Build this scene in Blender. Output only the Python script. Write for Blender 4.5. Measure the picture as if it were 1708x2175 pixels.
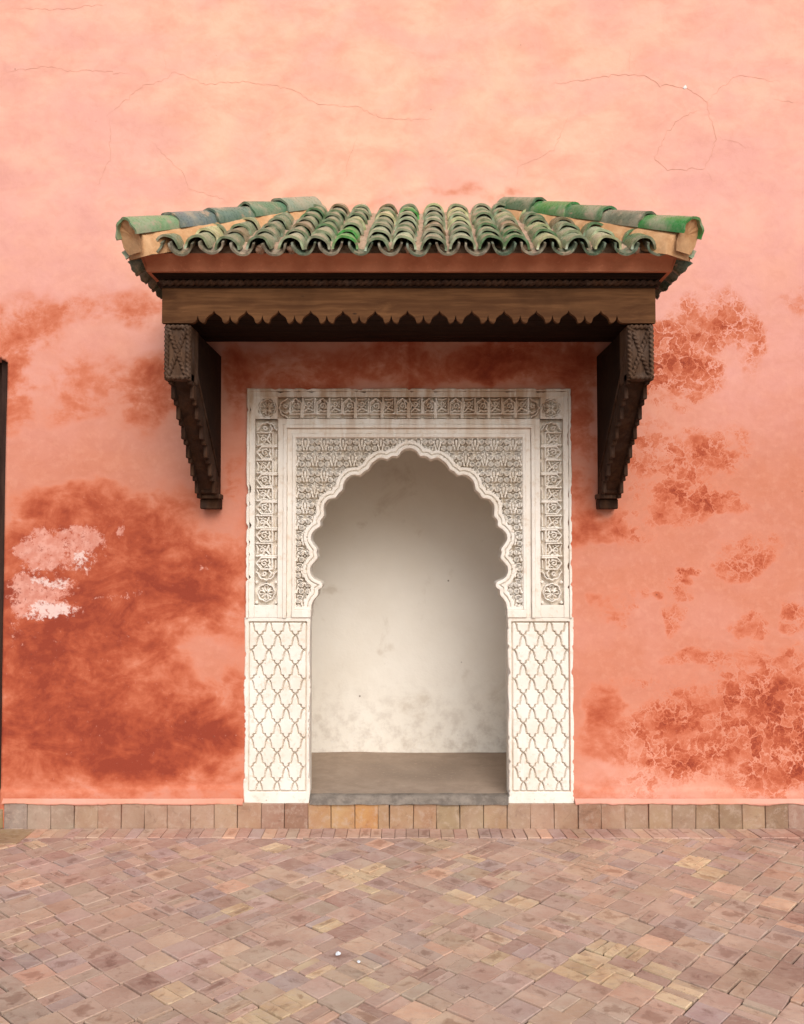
import bpy, math, random
import numpy as np
from mathutils import Matrix, Vector

random.seed(7)
rng = np.random.default_rng(11)
scene = bpy.context.scene
for o in list(bpy.data.objects):
    bpy.data.objects.remove(o)
col = scene.collection
R = math.radians

# ------------------------------------------------------------------ camera
cam_d = bpy.data.cameras.new('camera')
cam = bpy.data.objects.new('camera', cam_d)
col.objects.link(cam)
cam.location = (0.0, -4.93, 1.6)
cam.rotation_euler = (R(90) + math.atan(62.5 / 1850), 0, 0)
cam_d.sensor_fit = 'VERTICAL'
cam_d.sensor_height = 36.0
cam_d.lens = 36.0 * 1850 / 2175
cam_d.shift_x = -15 / 2175
cam_d.clip_start = 0.05
cam_d.clip_end = 500
scene.camera = cam

# ------------------------------------------------------------------ sky and sun (soft, overcast, from the front right)
SUN_EL, SUN_AZ = R(39), R(14)          # elevation, degrees to the right of the camera axis
w = bpy.data.worlds.new('World')
scene.world = w
w.use_nodes = True
nt = w.node_tree
nt.nodes.clear()
sky = nt.nodes.new('ShaderNodeTexSky')
sky.sky_type = 'NISHITA'
sky.sun_disc = False
sky.sun_elevation = SUN_EL
sky.sun_rotation = R(180) - SUN_AZ
sky.dust_density = 3.0
hs = nt.nodes.new('ShaderNodeHueSaturation')
hs.inputs['Saturation'].default_value = 0.75
bg = nt.nodes.new('ShaderNodeBackground')
bg.inputs['Strength'].default_value = 0.085
wo = nt.nodes.new('ShaderNodeOutputWorld')
nt.links.new(sky.outputs[0], hs.inputs['Color'])
nt.links.new(hs.outputs[0], bg.inputs[0])
nt.links.new(bg.outputs[0], wo.inputs[0])

sun_d = bpy.data.lights.new('sun', 'SUN')
sun_d.energy = 1.4
sun_d.angle = R(44)
sun_d.color = (1.0, 0.97, 0.93)
sun = bpy.data.objects.new('sun', sun_d)
col.objects.link(sun)
to_sun = Vector((math.sin(SUN_AZ) * math.cos(SUN_EL), -math.cos(SUN_AZ) * math.cos(SUN_EL), math.sin(SUN_EL)))
sun.rotation_euler = to_sun.to_track_quat('Z', 'Y').to_euler()
sun.location = (2, -6, 8)

scene.view_settings.view_transform = 'Standard'
scene.view_settings.look = 'None'
scene.view_settings.exposure = 0.72
scene.view_settings.gamma = 1.0
scene.view_settings.use_curve_mapping = False
scene.cycles.max_bounces = 7
scene.cycles.diffuse_bounces = 5

# ------------------------------------------------------------------ helpers
def tag(o, label=None, cat=None, group=None, kind=None):
    if label: o['label'] = label
    if cat: o['category'] = cat
    if group: o['group'] = group
    if kind: o['kind'] = kind
    return o

def empty(name, loc):
    o = bpy.data.objects.new(name, None)
    o.location = loc
    o.empty_display_size = 0.1
    col.objects.link(o)
    return o

def adopt(o, parent):
    """parent keeps identity rotation, so only its location is undone"""
    o.parent = parent
    o.matrix_parent_inverse = Matrix.Translation(-parent.location) if parent.type == 'EMPTY' else Matrix.Identity(4)

def make_mesh(name, verts, faces, smooth=False):
    me = bpy.data.meshes.new(name)
    v = np.asarray(verts, dtype=np.float32)
    if isinstance(faces, np.ndarray) and faces.ndim == 2:
        n, k = faces.shape
        me.vertices.add(len(v))
        me.vertices.foreach_set('co', v.ravel())
        me.loops.add(n * k)
        me.loops.foreach_set('vertex_index', faces.astype(np.int32).ravel())
        me.polygons.add(n)
        me.polygons.foreach_set('loop_start', np.arange(0, n * k, k, dtype=np.int32))
        me.polygons.foreach_set('loop_total', np.full(n, k, dtype=np.int32))
        me.update(calc_edges=True)
        me.validate()
    else:
        me.from_pydata([tuple(p) for p in v], [], [tuple(f) for f in faces])
        me.update()
    if smooth:
        me.polygons.foreach_set('use_smooth', np.ones(len(me.polygons), dtype=bool))
    return me

def add(name, me, mat, parent=None):
    o = bpy.data.objects.new(name, me)
    col.objects.link(o)
    if mat is not None and not me.materials:
        me.materials.append(mat)
    if parent is not None:
        adopt(o, parent)
    return o

class MB:
    """collects shapes into one mesh"""
    def __init__(self):
        self.v = []; self.f = []
    def raw(self, v, f):
        n = len(self.v)
        self.v += [tuple(p) for p in v]
        self.f += [tuple(i + n for i in q) for q in f]
        return self
    def box(self, x0, x1, y0, y1, z0, z1, b=0.0):
        if b <= 0:
            v = [(x, y, z) for z in (z0, z1) for y in (y0, y1) for x in (x0, x1)]
            f = [(0, 2, 3, 1), (4, 5, 7, 6), (0, 1, 5, 4), (2, 6, 7, 3), (0, 4, 6, 2), (1, 3, 7, 5)]
            return self.raw(v, f)
        xs, ys, zs = (x0, x1), (y0, y1), (z0, z1)
        v = []; idx = {}
        for a in range(2):
            for c in range(2):
                for e in range(2):
                    sx, sy, sz = (1, -1)[a], (1, -1)[c], (1, -1)[e]
                    X, Y, Z = xs[a], ys[c], zs[e]
                    idx[a, c, e, 'x'] = len(v); v.append((X, Y + sy * b, Z + sz * b))
                    idx[a, c, e, 'y'] = len(v); v.append((X + sx * b, Y, Z + sz * b))
                    idx[a, c, e, 'z'] = len(v); v.append((X + sx * b, Y + sy * b, Z))
        f = []
        I = idx
        def quad(l, flip):
            f.append(tuple(reversed(l)) if flip else tuple(l))
        for a in range(2):
            quad([I[a,0,0,'x'], I[a,1,0,'x'], I[a,1,1,'x'], I[a,0,1,'x']], a == 0)
            quad([I[0,a,0,'y'], I[1,a,0,'y'], I[1,a,1,'y'], I[0,a,1,'y']], a == 1)
            quad([I[0,0,a,'z'], I[1,0,a,'z'], I[1,1,a,'z'], I[0,1,a,'z']], a == 0)
        for a in range(2):
            for c in range(2):
                quad([I[a,c,0,'x'], I[a,c,1,'x'], I[a,c,1,'y'], I[a,c,0,'y']], (a + c) % 2 == 0)
                quad([I[a,0,c,'x'], I[a,1,c,'x'], I[a,1,c,'z'], I[a,0,c,'z']], (a + c) % 2 == 1)
                quad([I[0,a,c,'y'], I[1,a,c,'y'], I[1,a,c,'z'], I[0,a,c,'z']], (a + c) % 2 == 0)
                for e in range(2):
                    quad([I[a,c,e,'x'], I[a,c,e,'y'], I[a,c,e,'z']], (a + c + e) % 2 == 0)
        return self.raw(v, f)
    def prism_x(self, prof, x0, x1):
        """profile of (y, z) points swept along x"""
        n = len(prof)
        v = [(x0, y, z) for y, z in prof] + [(x1, y, z) for y, z in prof]
        f = [tuple(range(n - 1, -1, -1)), tuple(range(n, 2 * n))]
        f += [(i, (i + 1) % n, n + (i + 1) % n, n + i) for i in range(n)]
        return self.raw(v, f)
    def prism_y(self, prof, y0, y1):
        """profile of (x, z) points swept along y"""
        n = len(prof)
        v = [(x, y0, z) for x, z in prof] + [(x, y1, z) for x, z in prof]
        f = [tuple(range(n)), tuple(range(2 * n - 1, n - 1, -1))]
        f += [(i, n + i, n + (i + 1) % n, (i + 1) % n) for i in range(n)]
        return self.raw(v, f)
    def tube(self, pts, rad, seg=8, twist=None):
        pts = [Vector(p) for p in pts]
        n0 = len(self.v)
        N = len(pts)
        for i, p in enumerate(pts):
            d = (pts[min(i + 1, N - 1)] - pts[max(i - 1, 0)]).normalized()
            up = Vector((0, 0, 1)) if abs(d.z) < 0.9 else Vector((0, 1, 0))
            a = d.cross(up).normalized(); b = a.cross(d)
            for k in range(seg):
                t = 2 * math.pi * k / seg
                r = rad
                if twist:
                    r = rad * (1 + twist[1] * math.cos(2 * t - twist[0] * i))
                self.v.append(tuple(p + a * (r * math.cos(t)) + b * (r * math.sin(t))))
        for i in range(N - 1):
            for k in range(seg):
                k2 = (k + 1) % seg
                self.f.append((n0 + i * seg + k, n0 + i * seg + k2, n0 + (i + 1) * seg + k2, n0 + (i + 1) * seg + k))
        self.f.append(tuple(n0 + k for k in range(seg))[::-1])
        self.f.append(tuple(n0 + (N - 1) * seg + k for k in range(seg)))
        return self
    def rope(self, p, q, rad, pitch=0.02, depth=0.22):
        p, q = Vector(p), Vector(q)
        n = max(8, int((q - p).length / (pitch / 9)))
        return self.tube([p.lerp(q, i / n) for i in range(n + 1)], rad, 14, (2 * math.pi / 9, depth))
    def build(self, name, mat, parent=None, smooth=False):
        return add(name, make_mesh(name, self.v, self.f, smooth), mat, parent)

def lattice_noise(n=128, seed=0):
    return np.random.default_rng(seed).random((n, n))
_LN = [lattice_noise(128, s) for s in range(12)]
def vnoise(x, y, s=0):
    g = _LN[s % 12]
    xi = np.floor(x).astype(int); yi = np.floor(y).astype(int)
    fx = x - xi; fy = y - yi
    fx = fx * fx * (3 - 2 * fx); fy = fy * fy * (3 - 2 * fy)
    a = g[xi % 128, yi % 128]; b = g[(xi + 1) % 128, yi % 128]
    c = g[xi % 128, (yi + 1) % 128]; d = g[(xi + 1) % 128, (yi + 1) % 128]
    return (a * (1 - fx) + b * fx) * (1 - fy) + (c * (1 - fx) + d * fx) * fy
def fbm(x, y, s=0, o=4):
    r = 0; a = 0.5; t = 0
    for k in range(o):
        r = r + a * vnoise(x * 2 ** k + 17.3 * k, y * 2 ** k + 5.1 * k, s + k)
        t += a; a *= 0.5
    return r / t
def sstep(a, b, x):
    t = np.clip((x - a) / (b - a), 0, 1)
    return t * t * (3 - 2 * t)

def grid_mesh(name, X, Y, Z, keep=None, smooth=False):
    """X, Y, Z arrays (nz, nx): sheet facing -Y"""
    nz, nx = X.shape
    idx = np.arange(nz * nx).reshape(nz, nx)
    q = np.stack([idx[:-1, :-1], idx[:-1, 1:], idx[1:, 1:], idx[1:, :-1]], -1).reshape(-1, 4)
    if keep is not None:
        q = q[keep.ravel()]
    used = np.unique(q)
    remap = np.full(nz * nx, -1); remap[used] = np.arange(len(used))
    v = np.stack([X, Y, Z], -1).reshape(-1, 3)[used]
    return v, remap[q], used

def set_attr(me, name, vals):
    a = me.attributes.new(name, 'FLOAT', 'POINT')
    a.data.foreach_set('value', np.asarray(vals, dtype=np.float32))

def set_wear(me, verts_per):
    w_ = np.zeros(len(me.vertices), dtype=np.float32)
    i = 0
    for n in verts_per:
        i += n
        w_[i - 1] = random.random() ** 2.6
    set_attr(me, 'wear', w_)
    set_attr(me, 'pid', np.repeat([random.random() for _ in verts_per], verts_per))

def set_tint(me, cols):
    a = me.attributes.new('tint', 'FLOAT_COLOR', 'POINT')
    c = np.ones((len(me.vertices), 4), dtype=np.float32)
    c[:, :3] = cols
    a.data.foreach_set('color', c.ravel())

# ------------------------------------------------------------------ material helper
class Mat:
    def __init__(self, name, rough=0.9, spec=0.3):
        self.m = bpy.data.materials.new(name)
        self.m.use_nodes = True
        self.t = self.m.node_tree
        self.b = self.t.nodes['Principled BSDF']
        self.b.inputs['Roughness'].default_value = rough
        self.b.inputs['Specular IOR Level'].default_value = spec
        self.co = None
    def n(self, kind, **kw):
        nd = self.t.nodes.new('ShaderNode' + kind)
        for k, v in kw.items():
            setattr(nd, k, v)
        return nd
    def put(self, sock, val):
        if isinstance(val, bpy.types.NodeSocket):
            self.t.links.new(val, sock)
        elif isinstance(val, (tuple, list)) and len(val) == 3 and sock.type == 'RGBA':
            sock.default_value = (*val, 1)
        else:
            sock.default_value = val
    def coord(self, scale=(1, 1, 1), kind='Object', loc=(0, 0, 0)):
        tc = self.n('TexCoord') if kind != 'Position' else self.n('NewGeometry')
        mp = self.n('Mapping')
        mp.inputs['Scale'].default_value = scale
        self.put(mp.inputs['Location'], loc)
        self.t.links.new(tc.outputs[kind], mp.inputs['Vector'])
        return mp.outputs[0]
    def noise(self, vec, scale, detail=4, rough=0.55, dist=0.0, col=False):
        nd = self.n('TexNoise')
        self.put(nd.inputs['Vector'], vec)
        nd.inputs['Scale'].default_value = scale
        nd.inputs['Detail'].default_value = detail
        nd.inputs['Roughness'].default_value = rough
        nd.inputs['Distortion'].default_value = dist
        return nd.outputs['Color' if col else 'Fac']
    def voro(self, vec, scale, feature='DISTANCE_TO_EDGE', rnd=1.0, out='Distance'):
        nd = self.n('TexVoronoi', feature=feature)
        self.put(nd.inputs['Vector'], vec)
        nd.inputs['Scale'].default_value = scale
        nd.inputs['Randomness'].default_value = rnd
        return nd.outputs[out]
    def attr(self, name, out='Fac'):
        nd = self.n('Attribute')
        nd.attribute_name = name
        return nd.outputs[out]
    def math(self, op, a, b=None, c=None, clamp=False):
        nd = self.n('Math', operation=op, use_clamp=clamp)
        self.put(nd.inputs[0], a)
        if b is not None: self.put(nd.inputs[1], b)
        if c is not None: self.put(nd.inputs[2], c)
        return nd.outputs[0]
    def rng(self, v, a, b, c=0.0, d=1.0, smooth=True):
        nd = self.n('MapRange', interpolation_type='SMOOTHSTEP' if smooth else 'LINEAR')
        self.put(nd.inputs['Value'], v)
        for i, x in enumerate((a, b, c, d)):
            self.put(nd.inputs[i + 1], x)
        return nd.outputs[0]
    def mix(self, f, a, b, mode='MIX'):
        nd = self.n('Mix', data_type='RGBA', blend_type=mode)
        self.put(nd.inputs[0], f)
        self.put(nd.inputs[6], a)
        self.put(nd.inputs[7], b)
        return nd.outputs[2]
    def ramp(self, v, stops):
        nd = self.n('ValToRGB')
        e = nd.color_ramp.elements
        while len(e) < len(stops): e.new(0.5)
        for i, (p, c) in enumerate(stops):
            e[i].position = p; e[i].color = (*c, 1)
        self.put(nd.inputs[0], v)
        return nd.outputs[0]
    def vadd(self, v, c, s):
        """warp vector v by colour c"""
        a = self.n('VectorMath', operation='SUBTRACT'); self.put(a.inputs[0], c); a.inputs[1].default_value = (.5, .5, .5)
        b = self.n('VectorMath', operation='SCALE'); self.put(b.inputs[0], a.outputs[0]); b.inputs['Scale'].default_value = s
        d = self.n('VectorMath', operation='ADD'); self.put(d.inputs[0], v); self.put(d.inputs[1], b.outputs[0])
        return d.outputs[0]
    def bump(self, h, dist=0.005, strength=0.6, prev=None):
        nd = self.n('Bump')
        nd.inputs['Strength'].default_value = strength
        nd.inputs['Distance'].default_value = dist
        self.put(nd.inputs['Height'], h)
        if prev is not None: self.put(nd.inputs['Normal'], prev)
        return nd.outputs[0]
    def done(self, color, normal=None, rough=None):
        self.put(self.b.inputs['Base Color'], color)
        if normal is not None: self.put(self.b.inputs['Normal'], normal)
        if rough is not None: self.put(self.b.inputs['Roughness'], rough)
        return self.m

# ------------------------------------------------------------------ materials
def mat_wall():
    M = Mat('salmon_lime_plaster', 0.93, 0.15)
    v = M.coord()
    big = M.noise(v, 0.7, 3)
    mid = M.noise(M.coord((1, 1, 1.5)), 3.2, 4, 0.62, 0.3)
    fine = M.noise(v, 22, 4, 0.6)
    grit = M.noise(v, 130, 3, 0.6)
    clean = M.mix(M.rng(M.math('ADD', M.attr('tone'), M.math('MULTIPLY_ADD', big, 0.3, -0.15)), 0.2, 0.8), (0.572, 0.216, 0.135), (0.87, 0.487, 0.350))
    clean = M.mix(M.rng(mid, 0.35, 0.7, 0.0, 0.42), clean, (0.56, 0.22, 0.155))
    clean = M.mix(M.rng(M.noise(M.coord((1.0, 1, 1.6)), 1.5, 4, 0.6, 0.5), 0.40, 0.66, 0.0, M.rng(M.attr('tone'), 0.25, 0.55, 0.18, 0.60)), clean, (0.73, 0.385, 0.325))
    clean = M.mix(M.math('MULTIPLY', M.attr('pink'), M.rng(mid, 0.25, 0.75, 0.5, 1.0)), clean, (0.70, 0.345, 0.305))
    mot = M.noise(M.coord((1, 1, 1.3)), 9.5, 6, 0.68, 0.5)
    clean = M.mix(M.rng(mot, 0.42, 0.66, 0.0, 0.30), clean, M.mix(1.0, clean, (0.86, 0.76, 0.72), 'MULTIPLY'))
    clean = M.mix(M.rng(fine, 0.45, 0.75, 0.0, 0.16), clean, (0.80, 0.44, 0.32))
    # damp stains plus painted canopy shade: their outline is a map on the wall, their grain comes from noise
    st = M.attr('stain_shadow')
    st1 = M.math('ADD', st, M.math('MULTIPLY', M.math('MULTIPLY_ADD', fine, 1.0, -0.5), M.rng(st, 0.02, 0.4, 0.0, 0.55)))
    st1 = M.math('ADD', st1, M.math('MULTIPLY', M.math('MULTIPLY_ADD', mid, 1.0, -0.5), M.rng(st, 0.02, 0.4, 0.05, 1.1)))
    streak = M.noise(M.coord((1.5, 1, 2.3)), 2.4, 6, 0.68, 0.8)
    st1 = M.math('ADD', st1, M.math('MULTIPLY', M.math('MULTIPLY_ADD', streak, 1.0, -0.5), M.rng(st, 0.05, 0.5, 0.0, 1.5)))
    # crazing: pale veins between darker cells
    wv = M.vadd(v, M.noise(v, 8, 4, 0.65, col=True), 0.20)
    vein = M.rng(M.voro(wv, 14.0, rnd=1.0), 0.0, 0.10, 0.10, 1.0)
    vein2 = M.rng(M.voro(wv, 31.0), 0.0, 0.14, 0.55, 1.0)
    cells = M.math('MULTIPLY', vein, vein2)
    cells = M.math('MULTIPLY_ADD', M.math('SUBTRACT', cells, 1.0), M.rng(M.noise(v, 6.5, 3), 0.34, 0.60, 0.25, 1.0), 1.0)
    keep = M.rng(M.voro(wv, 14.0, 'F1', 1.0, 'Color'), 0.05, 0.75, 0.55, 1.1)
    cz = M.attr('craze')
    cells = M.math('MULTIPLY', cells, keep)
    net = M.math('ADD', M.math('MULTIPLY', cells, cz), M.math('SUBTRACT', 1.0, cz))
    st2 = M.math('MULTIPLY', st1, net, clamp=True)
    stained = M.ramp(st2, [(0.0, (0.66, 0.285, 0.205)), (0.25, (0.60, 0.206, 0.122)), (0.50, (0.495, 0.130, 0.066)),
                           (0.75, (0.385, 0.080, 0.038)), (1.0, (0.275, 0.050, 0.027))])
    c = M.mix(M.rng(st2, 0.0, 0.36), clean, stained)
    # flaking salts
    fl = M.attr('flake')
    f1 = M.math('ADD', fl, M.math('MULTIPLY', M.math('MULTIPLY_ADD', M.noise(v, 38, 6, 0.8), 1.0, -0.5), 3.6))
    pink = M.mix(M.rng(fine, 0.35, 0.65), (0.60, 0.25, 0.185), (0.72, 0.37, 0.295))
    white = M.rng(M.math('ADD', M.noise(v, 70, 4, 0.7), M.math('MULTIPLY', M.attr('salt'), 0.45)), 0.64, 0.80)
    c = M.mix(M.rng(f1, 0.40, 0.90, 0.0, 0.85), c, M.mix(white, pink, (0.78, 0.60, 0.55)))
    # hairline specks
    speck = M.rng(M.voro(v, 5.0, 'F1', 1.0), 0.012, 0.03, 0.6, 0.0)
    c = M.mix(speck, c, (0.16, 0.07, 0.05))
    nb = M.bump(M.math('MULTIPLY_ADD', grit, 0.25, fine), 0.004, 0.35)
    return M.done(c, nb)

def mat_stucco():
    M = Mat('carved_stucco', 0.88, 0.2)
    v = M.coord()
    a = M.noise(v, 4, 4); b = M.noise(v, 30, 4, 0.65); g = M.noise(v, 160, 3)
    c = M.mix(M.rng(a, 0.35, 0.65), (0.76, 0.69, 0.60), (0.82, 0.77, 0.70))
    c = M.mix(M.rng(b, 0.52, 0.72, 0.0, 0.5), c, (0.60, 0.47, 0.34))
    # brown run-off stains that came down from the canopy
    z = M.n('SeparateXYZ'); M.put(z.inputs[0], v)
    run = M.noise(M.coord((9, 1, 1.2)), 1.2, 4, 0.6)
    up = M.rng(z.outputs['Z'], 2.05, 2.45)
    c = M.mix(M.math('MULTIPLY', M.rng(run, 0.38, 0.62), M.math('MULTIPLY', up, 0.75)), c, (0.46, 0.285, 0.155))
    # chips of fresh white lime
    c = M.mix(M.rng(M.noise(M.coord((6, 6, 1.5)), 2.2, 4, 0.6), 0.60, 0.68, 0.0, 0.7), c, (0.83, 0.79, 0.73))
    speck = M.rng(M.voro(v, 9.0, 'F1', 1.0), 0.02, 0.05, 0.6, 0.0)
    c = M.mix(speck, c, (0.30, 0.18, 0.11))
    nb = M.bump(g, 0.0015, 0.5); nb = M.bump(b, 0.004, 0.4, nb)
    return M.done(c, nb)

def mat_niche():
    M = Mat('lime_washed_plaster', 0.92, 0.15)
    v = M.coord()
    a = M.noise(v, 2.2, 4); b = M.noise(v, 11, 5, 0.65); g = M.noise(v, 90, 3)
    c = M.mix(M.rng(a, 0.3, 0.7), (0.80, 0.75, 0.665), (0.85, 0.81, 0.735))
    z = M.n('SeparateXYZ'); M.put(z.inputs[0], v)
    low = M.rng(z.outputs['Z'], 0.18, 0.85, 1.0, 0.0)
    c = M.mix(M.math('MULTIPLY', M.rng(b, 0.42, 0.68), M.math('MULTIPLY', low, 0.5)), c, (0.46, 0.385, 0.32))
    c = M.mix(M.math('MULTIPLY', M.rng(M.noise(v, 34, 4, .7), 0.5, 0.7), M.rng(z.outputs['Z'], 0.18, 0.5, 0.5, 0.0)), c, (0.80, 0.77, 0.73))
    c = M.mix(M.rng(M.noise(v, 3.1, 5, 0.6, 0.4), 0.60, 0.72, 0.0, 0.4), c, (0.52, 0.43, 0.33))
    speck = M.rng(M.voro(v, 5.5, 'F1', 1.0), 0.022, 0.05, 0.8, 0.0)
    c = M.mix(speck, c, (0.17, 0.12, 0.09))
    nb = M.bump(g, 0.002, 0.35); nb = M.bump(b, 0.012, 0.35, nb)
    return M.done(c, nb)

def mat_wood(name, dark, light, axis='x', gray=0.0):
    M = Mat(name, 0.8, 0.12)
    sc = {'x': (1.2, 22, 22), 'z': (22, 22, 1.2), 'y': (22, 1.2, 22)}[axis]
    v = M.coord(sc)
    wv = M.vadd(v, M.noise(M.coord((1.5, 3, 3)), 1.6, 2, col=True), 1.6)
    rings = M.noise(wv, 0.8, 5, 0.6, 0.8)
    fib = M.noise(M.coord(tuple(s * 3 for s in sc)), 1.0, 4, 0.65)
    c = M.mix(M.rng(rings, 0.36, 0.64, 0.0, 0.85), light, dark)
    c = M.mix(M.rng(fib, 0.35, 0.7, 0.0, 0.6), c, dark)
    blot = M.noise(M.coord(), 3.0, 4)
    c = M.mix(M.rng(blot, 0.5, 0.75, 0.0, 0.55), c, tuple(x * 0.55 for x in dark))
    if gray:
        c = M.mix(M.rng(M.noise(M.coord(), 14, 4), 0.4, 0.7, 0.0, gray), c, (0.17, 0.135, 0.115))
    knots = M.rng(M.voro(M.coord((1, 1, 2.2)), 3.2, 'F1', 1.0), 0.012, 0.05, 0.85, 0.0)
    c = M.mix(knots, c, (0.03, 0.016, 0.01))
    nb = M.bump(fib, 0.002, 0.5); nb = M.bump(rings, 0.002, 0.35, nb)
    return M.done(c, nb)

def mat_glaze():
    M = Mat('green_glazed_clay', 0.35, 0.5)
    v = M.coord()
    oi = M.n('ObjectInfo')
    off = M.n('VectorMath', operation='MULTIPLY_ADD')
    cb = M.n('CombineXYZ'); [M.put(cb.inputs[i], oi.outputs['Random']) for i in range(3)]
    M.put(off.inputs[0], cb.outputs[0]); off.inputs[1].default_value = (37, 53, 71); M.put(off.inputs[2], v)
    v = off.outputs[0]
    a = M.noise(v, 14, 4, 0.6); b = M.noise(v, 55, 4, 0.65)
    base = oi.outputs['Color']
    c = M.mix(M.rng(a, 0.3, 0.7, 0.0, 0.6), base, M.mix(1.0, base, (0.55, 0.75, 0.5), 'MULTIPLY'))
    c = M.mix(M.rng(b, 0.45, 0.75, 0.0, 0.35), c, (0.33, 0.36, 0.25))
    worn = M.rng(M.math('ADD', M.math('MULTIPLY', a, 0.6), M.math('MULTIPLY', b, 0.4)), 0.565, 0.64, 0.0, 0.85)
    c = M.mix(worn, c, (0.36, 0.23, 0.145))
    dust = M.rng(M.noise(v, 7, 4), 0.44, 0.68, 0.0, 0.62)
    c = M.mix(dust, c, (0.40, 0.34, 0.25))
    nb = M.bump(b, 0.002, 0.5); nb = M.bump(a, 0.006, 0.4, nb)
    return M.done(c, nb, M.rng(b, 0.3, 0.75, 0.16, 0.62))

def mat_mortar(name, c1, c2, sc=20, bumpd=0.006):
    M = Mat(name, 0.95, 0.1)
    v = M.coord()
    a = M.noise(v, sc, 5, 0.65); b = M.noise(v, sc * 5, 4, 0.7); d = M.noise(v, sc * 0.25, 4)
    c = M.mix(M.rng(a, 0.35, 0.65), c1, c2)
    c = M.mix(M.rng(d, 0.5, 0.7, 0.0, 0.5), c, tuple(x * 0.6 for x in c1))
    c = M.mix(M.rng(b, 0.55, 0.75, 0.0, 0.5), c, tuple(min(1, x * 1.35) for x in c2))
    nb = M.bump(b, bumpd * 0.4, 0.6); nb = M.bump(a, bumpd, 0.7, nb)
    return M.done(c, nb)

def mat_clay(name='worn_terracotta', wear=1.0):
    """unglazed tile: each piece carries its own clay tint; wear, soot and dust on top"""
    M = Mat(name, 0.62, 0.35)
    v0 = M.coord(kind='Position')
    pid = M.n('CombineXYZ'); M.put(pid.inputs[0], M.math('MULTIPLY', M.attr('pid'), 19.0)); M.put(pid.inputs[1], M.math('MULTIPLY', M.attr('pid'), 7.0))
    va = M.n('VectorMath', operation='ADD'); M.put(va.inputs[0], v0); M.put(va.inputs[1], pid.outputs[0])
    v = va.outputs[0]
    t = M.attr('tint', 'Color')
    a = M.noise(v, 7, 5, 0.65); b = M.noise(M.coord((24, 60, 24), 'Position'), 1.0, 5, 0.7); g = M.noise(v, 120, 3, 0.6)
    d = M.noise(v, 16, 5, 0.7, 0.6)
    c = M.mix(M.rng(a, 0.38, 0.62, 0.0, 0.55), t, M.mix(1.0, t, (0.80, 0.62, 0.58), 'MULTIPLY'))
    c = M.mix(M.rng(d, 0.53, 0.68, 0.0, 0.55 * wear), c, M.mix(1.0, t, (0.46, 0.36, 0.33), 'MULTIPLY'))
    c = M.mix(M.rng(b, 0.48, 0.66, 0.0, 0.45), c, (0.48, 0.365, 0.29))
    c = M.mix(M.rng(M.noise(v0, 2.3, 3), 0.38, 0.66, 0.0, 0.40), c, (0.46, 0.325, 0.25))
    c = M.mix(M.rng(M.noise(v0, 1.6, 5, 0.62), 0.50, 0.68, 0.0, 0.45), c, M.mix(1.0, c, (0.60, 0.52, 0.48), 'MULTIPLY'))
    c = M.mix(M.rng(g, 0.55, 0.8, 0.0, 0.3), c, M.mix(1.0, t, (0.55, 0.5, 0.48), 'MULTIPLY'))
    wr = M.math('ADD', M.attr('wear'), M.math('MULTIPLY_ADD', d, 2.2, -1.1))
    c = M.mix(M.rng(wr, 0.30, 0.62, 0.0, 0.55), c, M.mix(1.0, t, (0.48, 0.36, 0.32), 'MULTIPLY'))
    nb = M.bump(g, 0.0015, 0.5); nb = M.bump(d, 0.005, 0.4, nb)
    return M.done(c, nb, M.rng(a, 0.3, 0.7, 0.48, 0.78))

WALL = mat_wall(); STUCCO = mat_stucco(); NICHE = mat_niche()
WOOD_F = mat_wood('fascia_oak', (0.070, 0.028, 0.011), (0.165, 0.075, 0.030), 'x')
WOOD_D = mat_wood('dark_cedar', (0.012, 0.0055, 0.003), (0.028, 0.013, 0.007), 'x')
WOOD_B = mat_wood('bracket_cedar', (0.026, 0.011, 0.006), (0.065, 0.029, 0.014), 'z', 0.1)
WOOD_C = mat_wood('weathered_carving', (0.050, 0.026, 0.015), (0.115, 0.063, 0.037), 'z', 0.2)
WOOD_DOOR = mat_wood('door_wood', (0.028, 0.014, 0.011), (0.055, 0.030, 0.022), 'z')
GLAZE = mat_glaze()
MORTAR = mat_mortar('tile_bedding_mortar', (0.36, 0.235, 0.16), (0.47, 0.33, 0.235), 22, 0.012)
HIPPLASTER = mat_mortar('ochre_hip_plaster', (0.50, 0.265, 0.125), (0.62, 0.375, 0.20), 12, 0.008)
CORNICE = mat_mortar('red_cornice_plaster', (0.42, 0.155, 0.085), (0.50, 0.205, 0.115), 6, 0.004)
CLAY = mat_clay(); CLAY_P = mat_clay('plinth_terracotta', 0.8)
JOINT = mat_mortar('paving_joint_earth', (0.085, 0.058, 0.043), (0.15, 0.105, 0.08), 40, 0.004)
CEMENT = mat_mortar('grey_cement', (0.15, 0.125, 0.105), (0.25, 0.21, 0.175), 14, 0.010)
FLOORPL = mat_mortar('niche_floor_screed', (0.31, 0.235, 0.18), (0.37, 0.285, 0.22), 8, 0.006)
EARTH = mat_mortar('courtyard_earth', (0.26, 0.185, 0.14), (0.30, 0.22, 0.165), 3, 0.01)
CRACK = mat_mortar('plaster_crack', (0.54, 0.255, 0.18), (0.68, 0.345, 0.255), 30, 0.001)
LIME = mat_mortar('white_lime_chip', (0.75, 0.72, 0.68), (0.82, 0.79, 0.76), 40, 0.002)
PAPER = mat_mortar('white_paper', (0.62, 0.65, 0.68), (0.72, 0.74, 0.77), 40, 0.001)

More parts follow.
